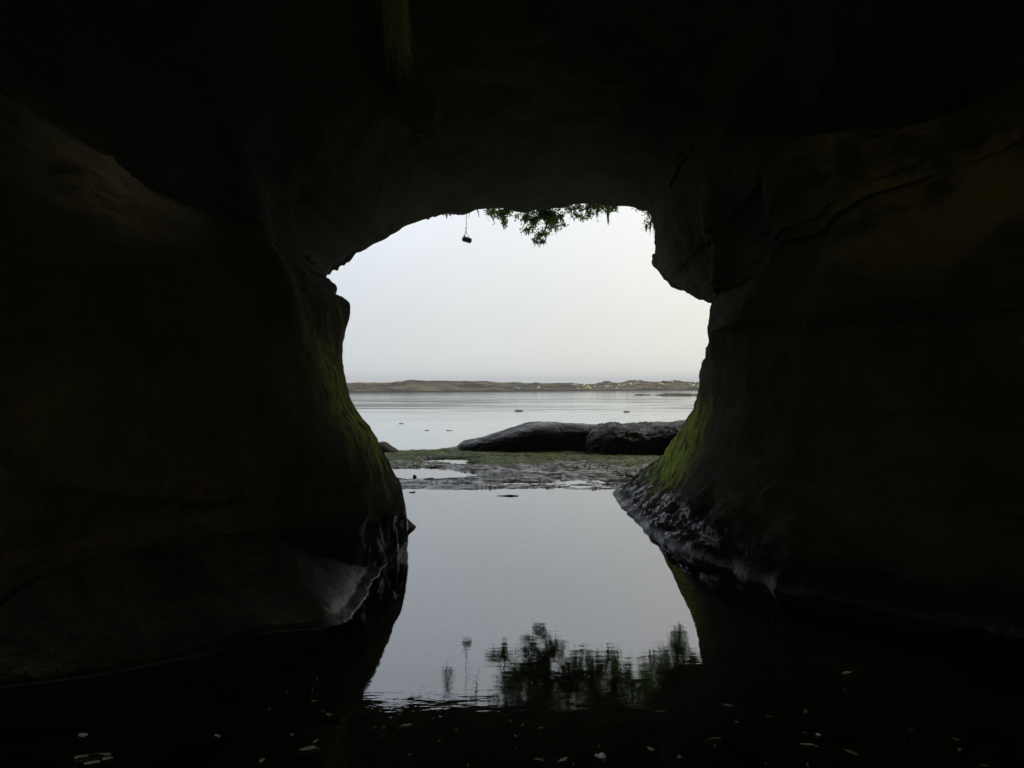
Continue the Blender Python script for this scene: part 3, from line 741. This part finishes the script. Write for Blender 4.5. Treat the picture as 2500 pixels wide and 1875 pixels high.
# px, py of the body centre, length in px, coat, facing (-1 left), place words
SEALS = [
 (1257,948.4,12,3,1,"grey seal at the left end of the colony beside two white spots"),(1267,949,6,0,-1,"small white seal second from the left end of the colony"),
 (1274,948.4,7,3,-1,"small grey seal just right of the leftmost white seal"),(1314.5,947,8,0,1,"lone white seal low on the reef between two dark humps"),
 (1401,940,8,0,1,"pale seal high on the reef, left one of a touching pair"),(1406.5,940.8,7,1,1,"tan seal high on the reef, right one of a touching pair"),
 (1425.5,941.4,8,0,1,"pale seal on the upper reef left of the yellowish one"),(1436,941.6,6,4,-1,"yellowish seal on the upper reef in the dip of the skyline"),
 (1453,944,6,0,-1,"small bright seal beneath the dark block on the skyline"),(1451,946.9,5,3,1,"small grey seal directly below the small bright one"),
 (1431,947.6,12,1,1,"long tan seal left of the big yellow one"),(1440,948.4,9,4,-1,"big bright yellow seal low on the reef"),
 (1412,950,9,1,-1,"tan seal low at the water left of the big yellow one"),(1420,952,9,2,1,"brown seal lowest at the water left of the big yellow one"),
 (1466,946.4,13,3,-1,"long greyish seal between the big yellow one and the tan pair"),(1483.6,945,17,1,-1,"largest tan seal below the dark block on the skyline"),
 (1479,947.6,10,1,1,"tan seal lying in front of the largest tan one"),(1494,948.8,9,3,-1,"bluish grey seal right of the largest tan one"),
 (1504.5,948.6,6,0,1,"small pale seal right of the bluish grey one"),(1511,941,6,0,1,"pale seal propped upright on the middle slope"),
 (1504,937.2,11,2,-1,"brown seal high behind the propped pale one"),(1523,941.4,9,1,1,"tan seal on the middle slope, left one of a stepped pair"),
 (1528,938.4,9,2,-1,"brown seal on the middle slope, right one of a stepped pair"),(1540.6,938.5,9,0,-1,"pale seal under the left skyline hump"),
 (1551,937.4,5,0,1,"small white seal right of the pale one under the hump"),(1557.5,937.4,8,3,-1,"grey seal under the right end of the skyline hump"),
 (1559,932,12,1,-1,"long tan seal near the crest of the left hump"),(1572,932.2,7,1,1,"tan seal with raised head on the crest right of the hump"),
 (1585,941,10,2,-1,"faint brown seal in the middle of the bare slope"),(1574.5,947,9,2,1,"brown seal low on the slope beneath the bare middle"),
 (1616,939.6,19,1,-1,"longest tan seal stretched across the right slope"),(1608.5,947.8,8,1,1,"small tan seal alone low at the right of the reef"),
 (1621.4,932,11,2,-1,"brown seal on the crest right of the white spot"),(1601,933.2,3,0,1,"tiny white seal upright on the crest dip"),
 (1635,931.8,11,1,1,"tan seal on the crest left of the right hump"),(1642,932.6,6,0,-1,"small pale seal in front of the right hump"),
 (1661,931.2,10,1,-1,"tan seal on the crest right of the right hump"),(1684.7,939,8,1,-1,"tan seal upslope of the group by the right cave wall"),
 (1692.7,942,10,0,1,"pale seal in the middle of the group by the right cave wall"),(1687,945.2,11,3,-1,"grey seal lowest left in the group by the right cave wall"),
 (1705,940.6,11,1,1,"long tan seal touching the right cave wall edge, upper"),(1707,946.2,9,4,-1,"yellowish seal touching the right cave wall edge, lower"),
 (1697,934.4,6,0,1,"small pale seal on the crest by the right cave wall"),
]
seal_me = {}
def place_seal(i, s):
    px, py, lp, mi, fc, lab = s
    # march along the ray until it meets the reef
    Ds = np.linspace(150, 230, 900)
    X = (px - 1250) / F * Ds; Z = CH + (HOR - (py + 1.2)) / F * Ds
    Hh = isl_h(X, Ds); hit = np.where((Z <= Hh) & (Ds > isl_front(X)))[0]
    D = Ds[hit[0]] if len(hit) else float(isl_front(np.array([(px - 1250) / F * 175]))[0] + 14)
    x = (px - 1250) / F * D; z = float(isl_h(np.array([x]), np.array([D]))[0])
    if mi not in seal_me:
        o = seal_mesh().build("seal", M_SEALS[mi]); seal_me[mi] = o.data
    else:
        o = bpy.data.objects.new("seal", seal_me[mi]); COL.objects.link(o)
    sc = lp / F * D / 1.62
    tall = max(1.0, min(2.0, 0.9 / max(sc, 0.3)))
    o.scale = (sc * 1.12, sc * 1.12 * tall ** 0.5, sc * 1.25 * tall)
    o.location = (x, D, z - 0.02)
    rnd = random.Random(i * 7 + 3)
    o.rotation_euler = (0, rnd.uniform(-0.10, 0.10), (0 if fc > 0 else math.pi) + rnd.uniform(-0.5, 0.5))
    tag(o, lab, "seal", "seals hauled out on the reef")
for i, s in enumerate(SEALS): place_seal(i, s)

# ------------------------------------------------------------------ foliage hanging over the mouth
rng = random.Random(5)
def leaf_piece(mb, p, ln, wd, rnd):
    """one pointed oval leaf, slightly folded along its rib"""
    d = np.array([rnd.gauss(0, 1), rnd.gauss(0, 1), rnd.gauss(-0.5, 0.8)]); d /= np.linalg.norm(d)
    s = np.cross(d, [rnd.gauss(0, 1), rnd.gauss(0, 1), rnd.gauss(0, 1)]); s /= np.linalg.norm(s) + 1e-9
    u = np.cross(d, s) * 0.18
    p = np.asarray(p)
    V = [p, p + d * ln * .3 + s * wd * .45 + u * wd, p + d * ln * .7 + s * wd * .38 + u * wd, p + d * ln, p + d * ln * .7 - s * wd * .38 + u * wd, p + d * ln * .3 - s * wd * .45 + u * wd]
    mb.add(V, [(0, 1, 2, 3), (0, 3, 4, 5)])

def strand(mb, p, ln, w, rnd):
    m = 6; pts = []
    sx, sy = rnd.uniform(-.06, .06), rnd.uniform(-.06, .06)
    for k in range(m):
        f = k / (m - 1)
        pts.append((p[0] + sx * f * ln + rnd.gauss(0, .004), p[1] + sy * f * ln, p[2] - f * ln))
    mb.tube(pts, [w * (1 - 0.85 * (k / (m - 1))) * rnd.uniform(.7, 1.2) for k in range(m)], 4)

def make_tree(name, label, cat, anchor, limbs, blobs, lichens, seed, leaf=0.075, group=None, mat=None):
    """limbs: polylines; blobs: (x,y,z,rx,ry,rz,count); lichens: (x,y,z,spread,length,count)"""
    rnd = random.Random(seed)
    root = empty(name, anchor); A = np.array(anchor, float)
    br = MB(); lf = MB(); li = MB()
    for pts, r in limbs:
        P = np.array(pts, float)
        t = np.linspace(0, 1, len(P)); tt = np.linspace(0, 1, len(P) * 5)
        Q = np.stack([np.interp(tt, t, P[:, k]) for k in range(3)], 1)
        Q += 0.035 * np.stack([fbm(Q * 3, 2, seed + 1), fbm(Q * 3, 2, seed + 2), fbm(Q * 3, 2, seed + 3)], 1)
        br.tube(Q - A, r * (1 - 0.8 * tt) + 0.004, 7)
    for bx, by, bz, rx, ry, rz, cnt in blobs:
        if bz > 6.45: rx *= 1.15; rz *= 1.15
        c = np.array([bx, by, bz])
        cnt = int(cnt * (1.7 if bz < 6.45 else 5.0)); nt_ = max(2, cnt // 16)
        for k in range(nt_):
            d = np.array([rnd.gauss(0, 1), rnd.gauss(0, 1), rnd.gauss(0, 1)]); d /= np.linalg.norm(d); d *= rnd.random() ** 0.4
            e = c + d * np.array([rx, ry, rz])
            st = c + (e - c) * 0.15 + np.array([0, 0, rz * 0.25])
            mid = (st + e) / 2 + np.array([0, 0, 0.03])
            br.tube(np.array([st, mid, e]) - A, [0.007, 0.005, 0.002], 4)
            for q in range(16):
                f = rnd.uniform(0.35, 1.08)
                pp = st + (e - st) * f + np.array([rnd.gauss(0, .045), rnd.gauss(0, .045), rnd.gauss(0, .045)])
                L_ = leaf * rnd.uniform(0.55, 1.25)
                leaf_piece(lf, pp - A, L_, L_ * rnd.uniform(.4, .65), rnd)
    for lx, ly, lz, sp, ln, cnt in lichens:
        li = MB()
        for k in range(cnt):
            o_ = rnd.gauss(0, 0.5) * sp
            L2 = ln * max(0.15, 1 - abs(o_) / (sp * 1.6)) * rnd.uniform(.55, 1.05)
            strand(li, np.array([lx + o_, ly + rnd.gauss(0, .03), lz + rnd.uniform(0, .04)]) - A, L2, 0.009, rnd)
        li.build("hanging_lichen", M_LICHEN, root)
    if br.n: br.build("branch", M_BARK, root)
    if lf.n: lf.build("foliage", mat or M_LEAF, root, False)
    tag(root, label, cat, group)
    return root

DT = 22.5
def b_(px, py, rx, ry, cnt, D=DT, ryd=0.35):
    p = at(px, py, D); k = D / F
    return (p[0], p[1], p[2], rx * k, ryd, ry * k, cnt)
def l_(px, py, spread, ln, cnt, D=DT):
    p = at(px, py, D); k = D / F
    return (p[0], p[1], p[2], spread * k, ln * k, cnt)
def p_(px, py, D=DT): return tuple(at(px, py, D))

make_tree("overhanging_tree", "leafy tree hanging down lowest into the mouth opening, right of the buoy", "tree", (1.0, 19.9, 8.6),
  [([(1.0,19.6,8.7),(0.9,21.3,8.2),p_(1290,455),p_(1300,500)], 0.09), ([(0.9,21.3,8.2),p_(1330,460),p_(1345,520),p_(1330,560),p_(1318,585)], 0.05),
   ([(0.9,21.3,8.2),p_(1230,470),p_(1215,505),p_(1195,520)], 0.04), ([p_(1230,480),p_(1235,520),p_(1232,550)], 0.02), ([p_(1330,505),p_(1365,530),p_(1375,540)], 0.02),
   ([p_(1300,500),p_(1280,545),p_(1275,560)], 0.02), ([(0.9,21.3,8.2),(-0.4,20.9,8.15),(-1.16,20.02,8.02),(-1.6,20.0,7.9)], 0.05),
   ([p_(1195,520),p_(1208,545),p_(1202,550)], 0.008)],
  [b_(1203,520,15,10,130), b_(1225,522,20,14,230), b_(1232,545,12,10,90), b_(1240,515,14,10,90), b_(1190,512,8,7,30),
   b_(1283,532,16,9,130), b_(1305,540,18,13,210), b_(1325,525,26,16,420), b_(1345,535,18,16,260), b_(1368,530,12,10,90), b_(1372,545,9,6,40), b_(1325,505,30,10,260),
   b_(1285,563,13,7,70), b_(1300,555,8,8,30), b_(1312,575,12,9,80), b_(1330,570,12,10,70), b_(1340,560,9,6,30), b_(1262,527,8,5,20), b_(1307,590,7,6,30),b_(1322,586,8,6,40),
   b_(1290,480,55,22,600), b_(1350,470,50,22,600), b_(1250,460,45,20,260), b_(1340,430,75,24,700), b_(1240,425,50,16,120), b_(1300,400,70,18,300)],
  [l_(1316,592,9,14,26), l_(1308,590,6,10,14), l_(1327,588,6,16,16), l_(1357,555,3,28,9), l_(1352,552,5,10,8), l_(1376,540,1.5,20,5), l_(1232,556,5,10,8), l_(1258,528,10,9,12), l_(1291,570,4,8,6),l_(1330,555,16,10,18)], 11)

make_tree("overhanging_tree", "sparse leafy tree with long hanging lichen, in the middle right of the roof edge", "tree", (2.2, 19.9, 8.4),
  [([(2.2,19.6,8.5),(2.2,21.3,8.0),p_(1450,470),p_(1440,505),p_(1415,515)], 0.07), ([p_(1450,470),p_(1480,500),p_(1505,508)], 0.03), ([p_(1440,505),p_(1425,530),p_(1418,536)], 0.012),
   ([(2.2,21.3,8.0),p_(1500,455),p_(1545,480)], 0.03)],
  [b_(1390,512,14,8,70), b_(1402,525,10,7,50), b_(1410,505,14,7,70), b_(1425,530,12,5,50), b_(1420,508,8,6,25), b_(1440,518,11,10,80), b_(1455,505,14,8,110), b_(1468,515,8,8,30), b_(1485,512,11,9,80),
   b_(1500,506,12,7,70), b_(1475,500,12,6,50), b_(1440,500,12,5,40), b_(1380,500,12,6,50),
   b_(1440,470,45,18,380), b_(1510,465,40,18,330), b_(1400,445,40,20,240), b_(1480,430,60,20,450), b_(1545,450,30,20,200),b_(1590,440,30,20,200),b_(1440,400,60,16,300),b_(1530,400,50,16,300),b_(1400,480,18,12,120)],
  [l_(1457,515,3.5,30,16), l_(1484,520,3.5,38,20), l_(1486,540,1.2,20,4), l_(1417,534,6,12,12), l_(1402,535,3,12,5), l_(1440,530,4,7,6), l_(1460,540,1.5,8,3)], 23)

make_tree("overhanging_tree", "dark tree hanging beside the right wall, shown full in the pool reflection", "tree", (4.6, 18.8, 7.6),
  [([(4.9,18.9,7.7),(4.4,19.6,7.2),(4.0,20.0,6.2),(4.15,20.0,5.2),(4.2,20.0,4.7)], 0.07), ([(4.0,20.0,6.2),(3.7,20.0,5.6),(3.55,20,5.4)], 0.02), ([(4.4,19.6,7.2),(3.4,20.2,6.6),(3.25,20.2,6.3)], 0.03)],
  [(4.2,20,4.78,.28,.25,.16,110),(4.25,20,5.2,.2,.25,.25,110),(4.45,20,5.6,.35,.25,.3,220),(4.1,20,5.9,.4,.3,.3,330),(3.75,20,6.1,.3,.25,.3,160),(4.1,20,6.5,.7,.35,.35,500),(4.6,19.9,6.5,.4,.3,.5,300),(3.9,20,7.0,.8,.4,.35,500),(3.5,20.1,6.6,.35,.25,.25,260),(3.45,20.1,6.95,.5,.3,.35,400),(4.3,20,6.2,.55,.3,.5,420),(4.7,19.9,5.9,.4,.3,.5,300),(3.1,20.1,7.2,.5,.3,.3,300),(4.05,20,5.75,.30,.25,.35,300),(4.5,20,5.45,.3,.25,.35,260),(4.15,20,5.1,.3,.25,.25,200),(3.75,20,5.75,.2,.2,.3,150),(4.0,20,6.3,.6,.3,.4,420),
   (3.42,20.2,6.0,.10,.1,.08,20),(3.55,20.2,5.75,.09,.1,.16,22),(3.62,20.2,5.55,.06,.1,.08,10)],
  [(3.5,20.2,5.5,.05,.35,10),(3.6,20.2,5.45,.05,.3,7),(4.2,20,4.66,.06,.18,6)], 37)

def rb_(px, pr, rx, ry, cnt, D=26.0):
    """blob whose mirror image in the pool shows at photo pixel (px, pr)"""
    k = D / F
    return ((px - 1250) * k, D, (pr - HOR) * k - CH, rx * k, 0.5, ry * k, cnt)
make_tree("overhanging_tree", "big leafy tree behind the roof edge, seen only mirrored in the pool", "tree", (2.6, 20.6, 12.5),
  [([(2.6,20.3,12.8),(2.9,23.5,11.6),(3.0,26,10.2),(3.2,26,8.6)], 0.12), ([(2.9,23.5,11.6),(1.6,25.5,10.4),(0.8,26,9.2),(0.5,26,8.4)], 0.08), ([(3.0,26,10.2),(4.4,26,9.2),(4.7,26,8.4)], 0.06)],
  [rb_(1468,1640,22,42,150), rb_(1500,1625,16,42,120), rb_(1532,1650,18,42,120), rb_(1562,1680,24,34,150), rb_(1596,1640,18,50,130), rb_(1450,1695,40,36,200), rb_(1535,1715,48,28,200),
   rb_(1605,1700,34,40,200), rb_(1385,1690,36,38,180), rb_(1310,1690,46,38,200), rb_(1245,1670,20,40,70), rb_(1262,1650,30,36,150,22.5), rb_(1350,1590,26,36,170,22.5), rb_(1300,1640,30,40,150,22.5), rb_(1410,1640,22,40,120,24), rb_(1575,1640,20,50,150), rb_(1620,1605,22,40,150), rb_(1655,1590,22,36,130), rb_(1640,1660,40,40,260), rb_(1690,1660,30,50,220), rb_(1200,1715,22,22,40), rb_(1150,1720,26,20,36)],
  [], 53, 0.085)
make_tree("hanging_shrub", "tiny ragged fern-like shrub at the roof edge, left of the buoy", "shrub", (-1.9, 19.0, 7.2),
  [([(-1.9,18.9,7.3),(-1.8,19.6,6.9),p_(1092,490,19.8),p_(1090,520,19.8)], 0.02), ([p_(1092,490,19.8),p_(1102,525,19.8)], 0.008)],
  [b_(1086,518,9,5,36,19.8,.1), b_(1100,518,7,5,30,19.8,.1), b_(1092,500,14,8,90,19.8,.15), b_(1092,475,16,12,90,19.8,.15)],
  [l_(1091,522,2.5,22,9,19.8), l_(1100,520,3,15,7,19.8), l_(1083,522,3,12,6,19.8)], 41, 0.045)

make_tree("hanging_shrub", "wispy shrub clinging to the upper right corner of the mouth", "shrub", tuple(at(1600, 490, 16.2)),
  [([tuple(at(1600,490,16.2)),tuple(at(1575,500,16.3)),tuple(at(1583,525,16.3)),tuple(at(1591,540,16.3)),tuple(at(1580,556,16.3))], 0.012), ([tuple(at(1575,500,16.3)),tuple(at(1556,504,16.3)),tuple(at(1551,520,16.3))], 0.005),
   ([tuple(at(1583,525,16.3)),tuple(at(1576,532,16.3)),tuple(at(1574,542,16.3))], 0.004)],
  [b_(1583,520,7,8,40,16.3,.08), b_(1591,532,6,7,40,16.3,.08), b_(1588,545,6,6,34,16.3,.08), b_(1580,553,5,6,22,16.3,.06), b_(1556,510,6,4,12,16.3,.06)],
  [l_(1578,553,3,22,8,16.3), l_(1574,540,2,14,4,16.3), l_(1587,550,3,14,5,16.3)], 47, 0.04)
make_tree("bare_twig", "thin bare twig dangling from the roof edge, right of the buoy rope", "twig", (-0.9, 19.0, 7.0),
  [([(-0.9,18.9,7.1),p_(1160,480,19.4),p_(1164,512,19.4),p_(1169,524,19.4),p_(1171,532,19.4)], 0.012), ([p_(1164,512,19.4),p_(1170,519,19.4)], 0.003), ([p_(1160,480,19.4),p_(1145,518,19.4),p_(1143,530,19.4)], 0.005)],
  [], [], 43)

# ------------------------------------------------------------------ buoy on its rope
def make_buoy():
    D = 20.0
    c = at(1140, 585.5, D); root = empty("hanging_buoy", c)
    k = D / F
    tag(root, "dark barrel-shaped float hanging on a thin rope from above", "buoy")
    ang = R(-14); ln, rad = 24.5 * k, 6.6 * k
    ax = np.array([math.cos(ang), 0.25, math.sin(ang)]); ax /= np.linalg.norm(ax)
    prof = []
    for t in np.linspace(-1, 1, 41):
        r = rad * (1 - max(0, abs(t) - 0.55) ** 2.4 / 0.45 ** 2.4) ** 0.5
        prof.append((t * ln / 2, max(r, 0.002)))
    mb = MB(); mb.tube([ax * p[0] for p in prof], [p[1] for p in prof], 28); mb.build("float_body", M_BUOY, root)
    cp = MB(); pts = [p for p in prof if p[0] < -ln * 0.30]; cp.tube([ax * p[0] for p in pts], [p[1] + 0.0025 for p in pts], 28); cp.build("end_cap", M_CAPB, root)
    top = at(1138, 557.5, D) - c; kn2 = at(1137.5, 567, D) - c
    la = ax * (-ln * .27) + np.array([0, 0, rad]); ra = ax * (ln * .22) + np.array([0, 0, rad])
    rp = MB()
    rp.tube([at(1138.6, 557, D) - c, at(1138.6, 520, D) - c, np.array([-1.16, 20.02, 8.1]) - c], 0.0075, 6)
    rp.build("rope", M_ROPE, root)
    br = MB(); br.tube([top, kn2 + np.array([-.006, 0, 0])], 0.007, 6); br.tube([top, kn2 + np.array([.006, 0, 0])], 0.006, 6)
    br.tube([kn2, la], 0.0075, 6); br.tube([kn2, ra], 0.0055, 6); br.build("bridle", M_ROPE, root)
    for p_k, r in ((top, .016), (kn2, .015), (la + np.array([0, 0, .015]), .018)):
        kb = MB(); kb.tube([p_k + np.array([0, 0, .02]), p_k + np.array([0, 0, .008]), p_k - np.array([0, 0, .008]), p_k - np.array([0, 0, .02])], [r * .4, r, r, r * .4], 8); kb.build("knot", M_ROPE, root)
make_buoy()

# ------------------------------------------------------------------ grass tuft hanging from the roof inside
def make_grass():
    rnd = random.Random(9)
    A = cave_hit(950, 20) + np.array([0, -0.1, -0.05])
    root = empty("grass_tuft", A); mb = MB(); D0 = A[1]; k0 = D0 / F
    for k in range(620):
        px = 922 + 55 * rnd.random(); py = -100 + 200 * rnd.random() ** 1.2
        p = at(px + 0.10 * (py + 90), py, D0 - rnd.uniform(.02, .30)) - A
        L_ = rnd.uniform(30, 120) * k0; cur = rnd.uniform(0.0, .35)
        pts = [p + np.array([cur * (f ** 0.6) * L_ * 0.9, -0.05 * f, -L_ * f ** 1.2]) for f in np.linspace(0, 1, 7)]
        mb.tube(pts, [0.0011 * D0 / 2.4 * (1 - .8 * f) for f in np.linspace(0, 1, 7)], 3)
    mb.build("grass_blades", M_GRASS, root)
    rt = MB()
    for k in range(12):
        p = at(925 + rnd.random() * 30, -130, D0 - .1) - A
        rt.tube([p, p + np.array([rnd.uniform(-10, 15) * k0, 0, -110 * k0]), p + np.array([rnd.uniform(-10, 30) * k0, -.03, -(190 + 90 * rnd.random()) * k0])], [.006, .004, .0015], 5)
    rt.build("root", M_BARK, root)
    tag(root, "tuft of long green grass and roots hanging from the cave roof, top left of centre", "grass")
make_grass()

# ------------------------------------------------------------------ dead leaves and shell bits in the near water
BITS = [(959,1741,1),(982,1739,1),(993,1774,2),(937,1781,1),(913,1779,.8),(1115,1784,1.2),(1181,1780,.6),(1247,1763,1),(1277,1773,.7),(1321,1780,1),(1407,1809,1),(1260,1824,.6),
 (1462,1824,1),(1315,1858,1.4),(1376,1858,2),(1400,1868,.7),(1588,1832,1.6),(1660,1853,1.3),(1611,1740,2),(1750,1807,2.2),(1746,1824,1.2),(1775,1725,1.4),(1143,1870,.8),(1073,1812,1),
 (1102,1845,.6),(1001,1845,.7),(700,1693,1),(762,1687,1),(765,1715,1.1),(787,1738,1),(803,1748,1.3),(838,1736,.9),(657,1734,.8),(713,1798,1.6),(745,1789,.8),(769,1814,1.4),(750,1833,2.4),
 (638,1861,1.4),(556,1771,.7),(773,1660,1.2),(936,1779,1),(2066,1646,2),(2064,1687,1.4),(1779,1726,1.8),(1966,1740,2),(1877,1753,1),(1799,1765,.8),(2012,1615,.8),(2206,1572,.9),
 (1965,1792,1.3),(1970,1822,2),(2080,1842,2.2),(2228,1810,1),(2169,1750,.8),(2226,1785,1),(2336,1809,1.4),(2163,1796,.8),(2344,1834,1),(1870,1868,1.2),(1972,1871,1.4),(1659,1849,1),
 (2409,1873,1.4),(2271,1676,.6),(2437,1730,.6)]
SHELLS = [(522,1798,1.0),(533,1803,.9),(2004,1796,1.2),(1460,1845,2.4),(189,1802,2.0),(1260,1800,.6)]
def curled_leaf(rnd, ln):
    n, m = 9, 5; V = np.zeros((n, m, 3))
    for i in range(n):
        t = i / (n - 1); w = 0.24 * ln * math.sin(math.pi * min(t ** 0.8, 1)) + 0.001
        for j in range(m):
            s = j / (m - 1) * 2 - 1
            V[i, j] = ((t - .5) * ln, s * w * (1 + .15 * math.sin(9 * t)), 0.25 * w * s * s + 0.12 * ln * (t - .5) ** 2 * 2 + rnd.uniform(0, .0006))
    F_ = grid_faces(n, m).tolist()
    stem = MB(); stem.add(V, F_); stem.tube([(-ln * .5, 0, 0), (-ln * .62, .003, .002), (-ln * .72, .01, .003)], [.0012, .001, .0008], 4)
    return stem
protos = [curled_leaf(random.Random(q), 0.05) for q in range(3)]
leaf_me = {}
GL = "pale dead leaves scattered over the near pool"
for i, (px, py, sz) in enumerate(BITS):
    D = CH * F / (py - HOR); rnd = random.Random(i + 50)
    key = (i % 3, rnd.randrange(3))
    if key not in leaf_me:
        o = protos[key[0]].build("dead_leaf", M_DEAD[key[1]]); leaf_me[key] = o.data
    else:
        o = bpy.data.objects.new("dead_leaf", leaf_me[key]); COL.objects.link(o)
    o.location = ((px - 1250) / F * D, D, 0.003)
    o.rotation_euler = (0, 0, rnd.uniform(0, 6.28)); s = 0.42 * sz * rnd.uniform(.6, 1.4); o.scale = (s, s * rnd.uniform(.5, 1.2), s)
    tag(o, "small pale dead leaf floating on the dark near pool", "leaf", GL)
def shell_mesh():
    mb = MB(); n = 14; rings = 7; V = []
    for r in range(rings):
        f = r / (rings - 1)
        for k in range(n):
            a = -1.25 + 2.5 * k / (n - 1)
            rad = 0.03 * f * (1 + .04 * math.cos(k * math.pi))
            V.append((rad * math.cos(a), rad * math.sin(a), 0.009 * math.sin(f * math.pi * .8) + 0.001))
    mb.add(V, grid_faces(rings, n)); return mb
sh_me = None
SHL = ["small white shell lying in the dark water left of the leaves, upper","small white shell lying in the dark water left of the leaves, lower","round pale shell among leaves in the right foreground",
       "long pale curved shell in the centre foreground","pinkish pale shell near the left edge of the pool","tiny pale shell between centre leaves"]
for i, (px, py, sz) in enumerate(SHELLS):
    D = CH * F / (py - HOR)
    if sh_me is None:
        o = shell_mesh().build("shell", M_SHELL); sh_me = o.data
    else:
        o = bpy.data.objects.new("shell", sh_me); COL.objects.link(o)
    o.location = ((px - 1250) / F * D, D, 0.001)
    o.rotation_euler = (0, 0, i * 1.7); s = .5 * sz; o.scale = (s * 1.3, s * .7, s)
    tag(o, SHL[i], "shell", "shells in the near pool")
# pale broken stone in the bottom left
ps = at(222, 1852, CH * F / (1852 - HOR)); ro = empty("pale_stone", (ps[0], ps[1], -0.02)); rnd = random.Random(3)
tag(ro, "pale flaky stone breaking the water in the bottom left corner", "stone")
base = MB(); n, m = 16, 12; V = np.zeros((n, m, 3))
for i in range(n):
    for j in range(m):
        th, ph = math.pi * i / (n - 1), 2 * math.pi * j / m
        V[i, j] = (0.085 * math.sin(th) * math.cos(ph), 0.055 * math.sin(th) * math.sin(ph), 0.026 * math.cos(th))
V += 0.012 * fbm(V * 30, 3, 7)[..., None] * np.sign(V)
base.add(V, grid_faces(n, m, True)); base.build("stone_body", M_SLAB, ro)
for q in range(9):
    fl = MB(); x, y = rnd.uniform(-.06, .06), rnd.uniform(-.04, .04); a = rnd.uniform(-.3, .6); l1, w1 = rnd.uniform(.012, .04), rnd.uniform(.004, .010)
    c_, s_ = math.cos(a), math.sin(a); z0 = 0.026 * math.sqrt(max(0.1, 1 - (x / .085) ** 2 - (y / .055) ** 2)) + 0.004
    pts = [(-l1, -w1 * .4), (-l1 * .2, -w1), (l1, -w1 * .3), (l1 * .7, w1 * .8), (-l1 * .5, w1)]
    W = [(x + c_ * u - s_ * v, y + s_ * u + c_ * v, z0) for u, v in pts]; W2 = [(a_, b2, z0 - .008) for a_, b2, _ in W]
    fl.add(W + W2, [(0, 1, 2, 3, 4), (9, 8, 7, 6, 5)] + [(i, i + 5, (i + 1) % 5 + 5, (i + 1) % 5) for i in range(5)]); fl.build("pale_flake", M_DEAD[1], ro, False)

# ------------------------------------------------------------------ sea air
def make_haze(dens):
    m, nt, out = new_mat("haze_air")
    v = nt.nodes.new("ShaderNodeVolumePrincipled"); v.inputs["Density"].default_value = dens; v.inputs["Color"].default_value = (0.95, 0.96, 0.97, 1)
    nt.links.new(v.outputs[0], out.inputs["Volume"])
    x0, x1, y0, y1, z0, z1 = -3100, 3100, -14, 5100, -8, 22
    V = [(x0,y0,z0),(x1,y0,z0),(x1,y1,z0),(x0,y1,z0),(x0,y0,z1),(x1,y0,z1),(x1,y1,z1),(x0,y1,z1)]
    o = mesh_obj("haze", V, [(0,3,2,1),(4,5,6,7),(0,1,5,4),(1,2,6,5),(2,3,7,6),(3,0,4,7)], m, None, False)
    tag(o, "thin pale sea haze softening the far reef and horizon", "haze", None, "stuff")
make_haze(0.0004)
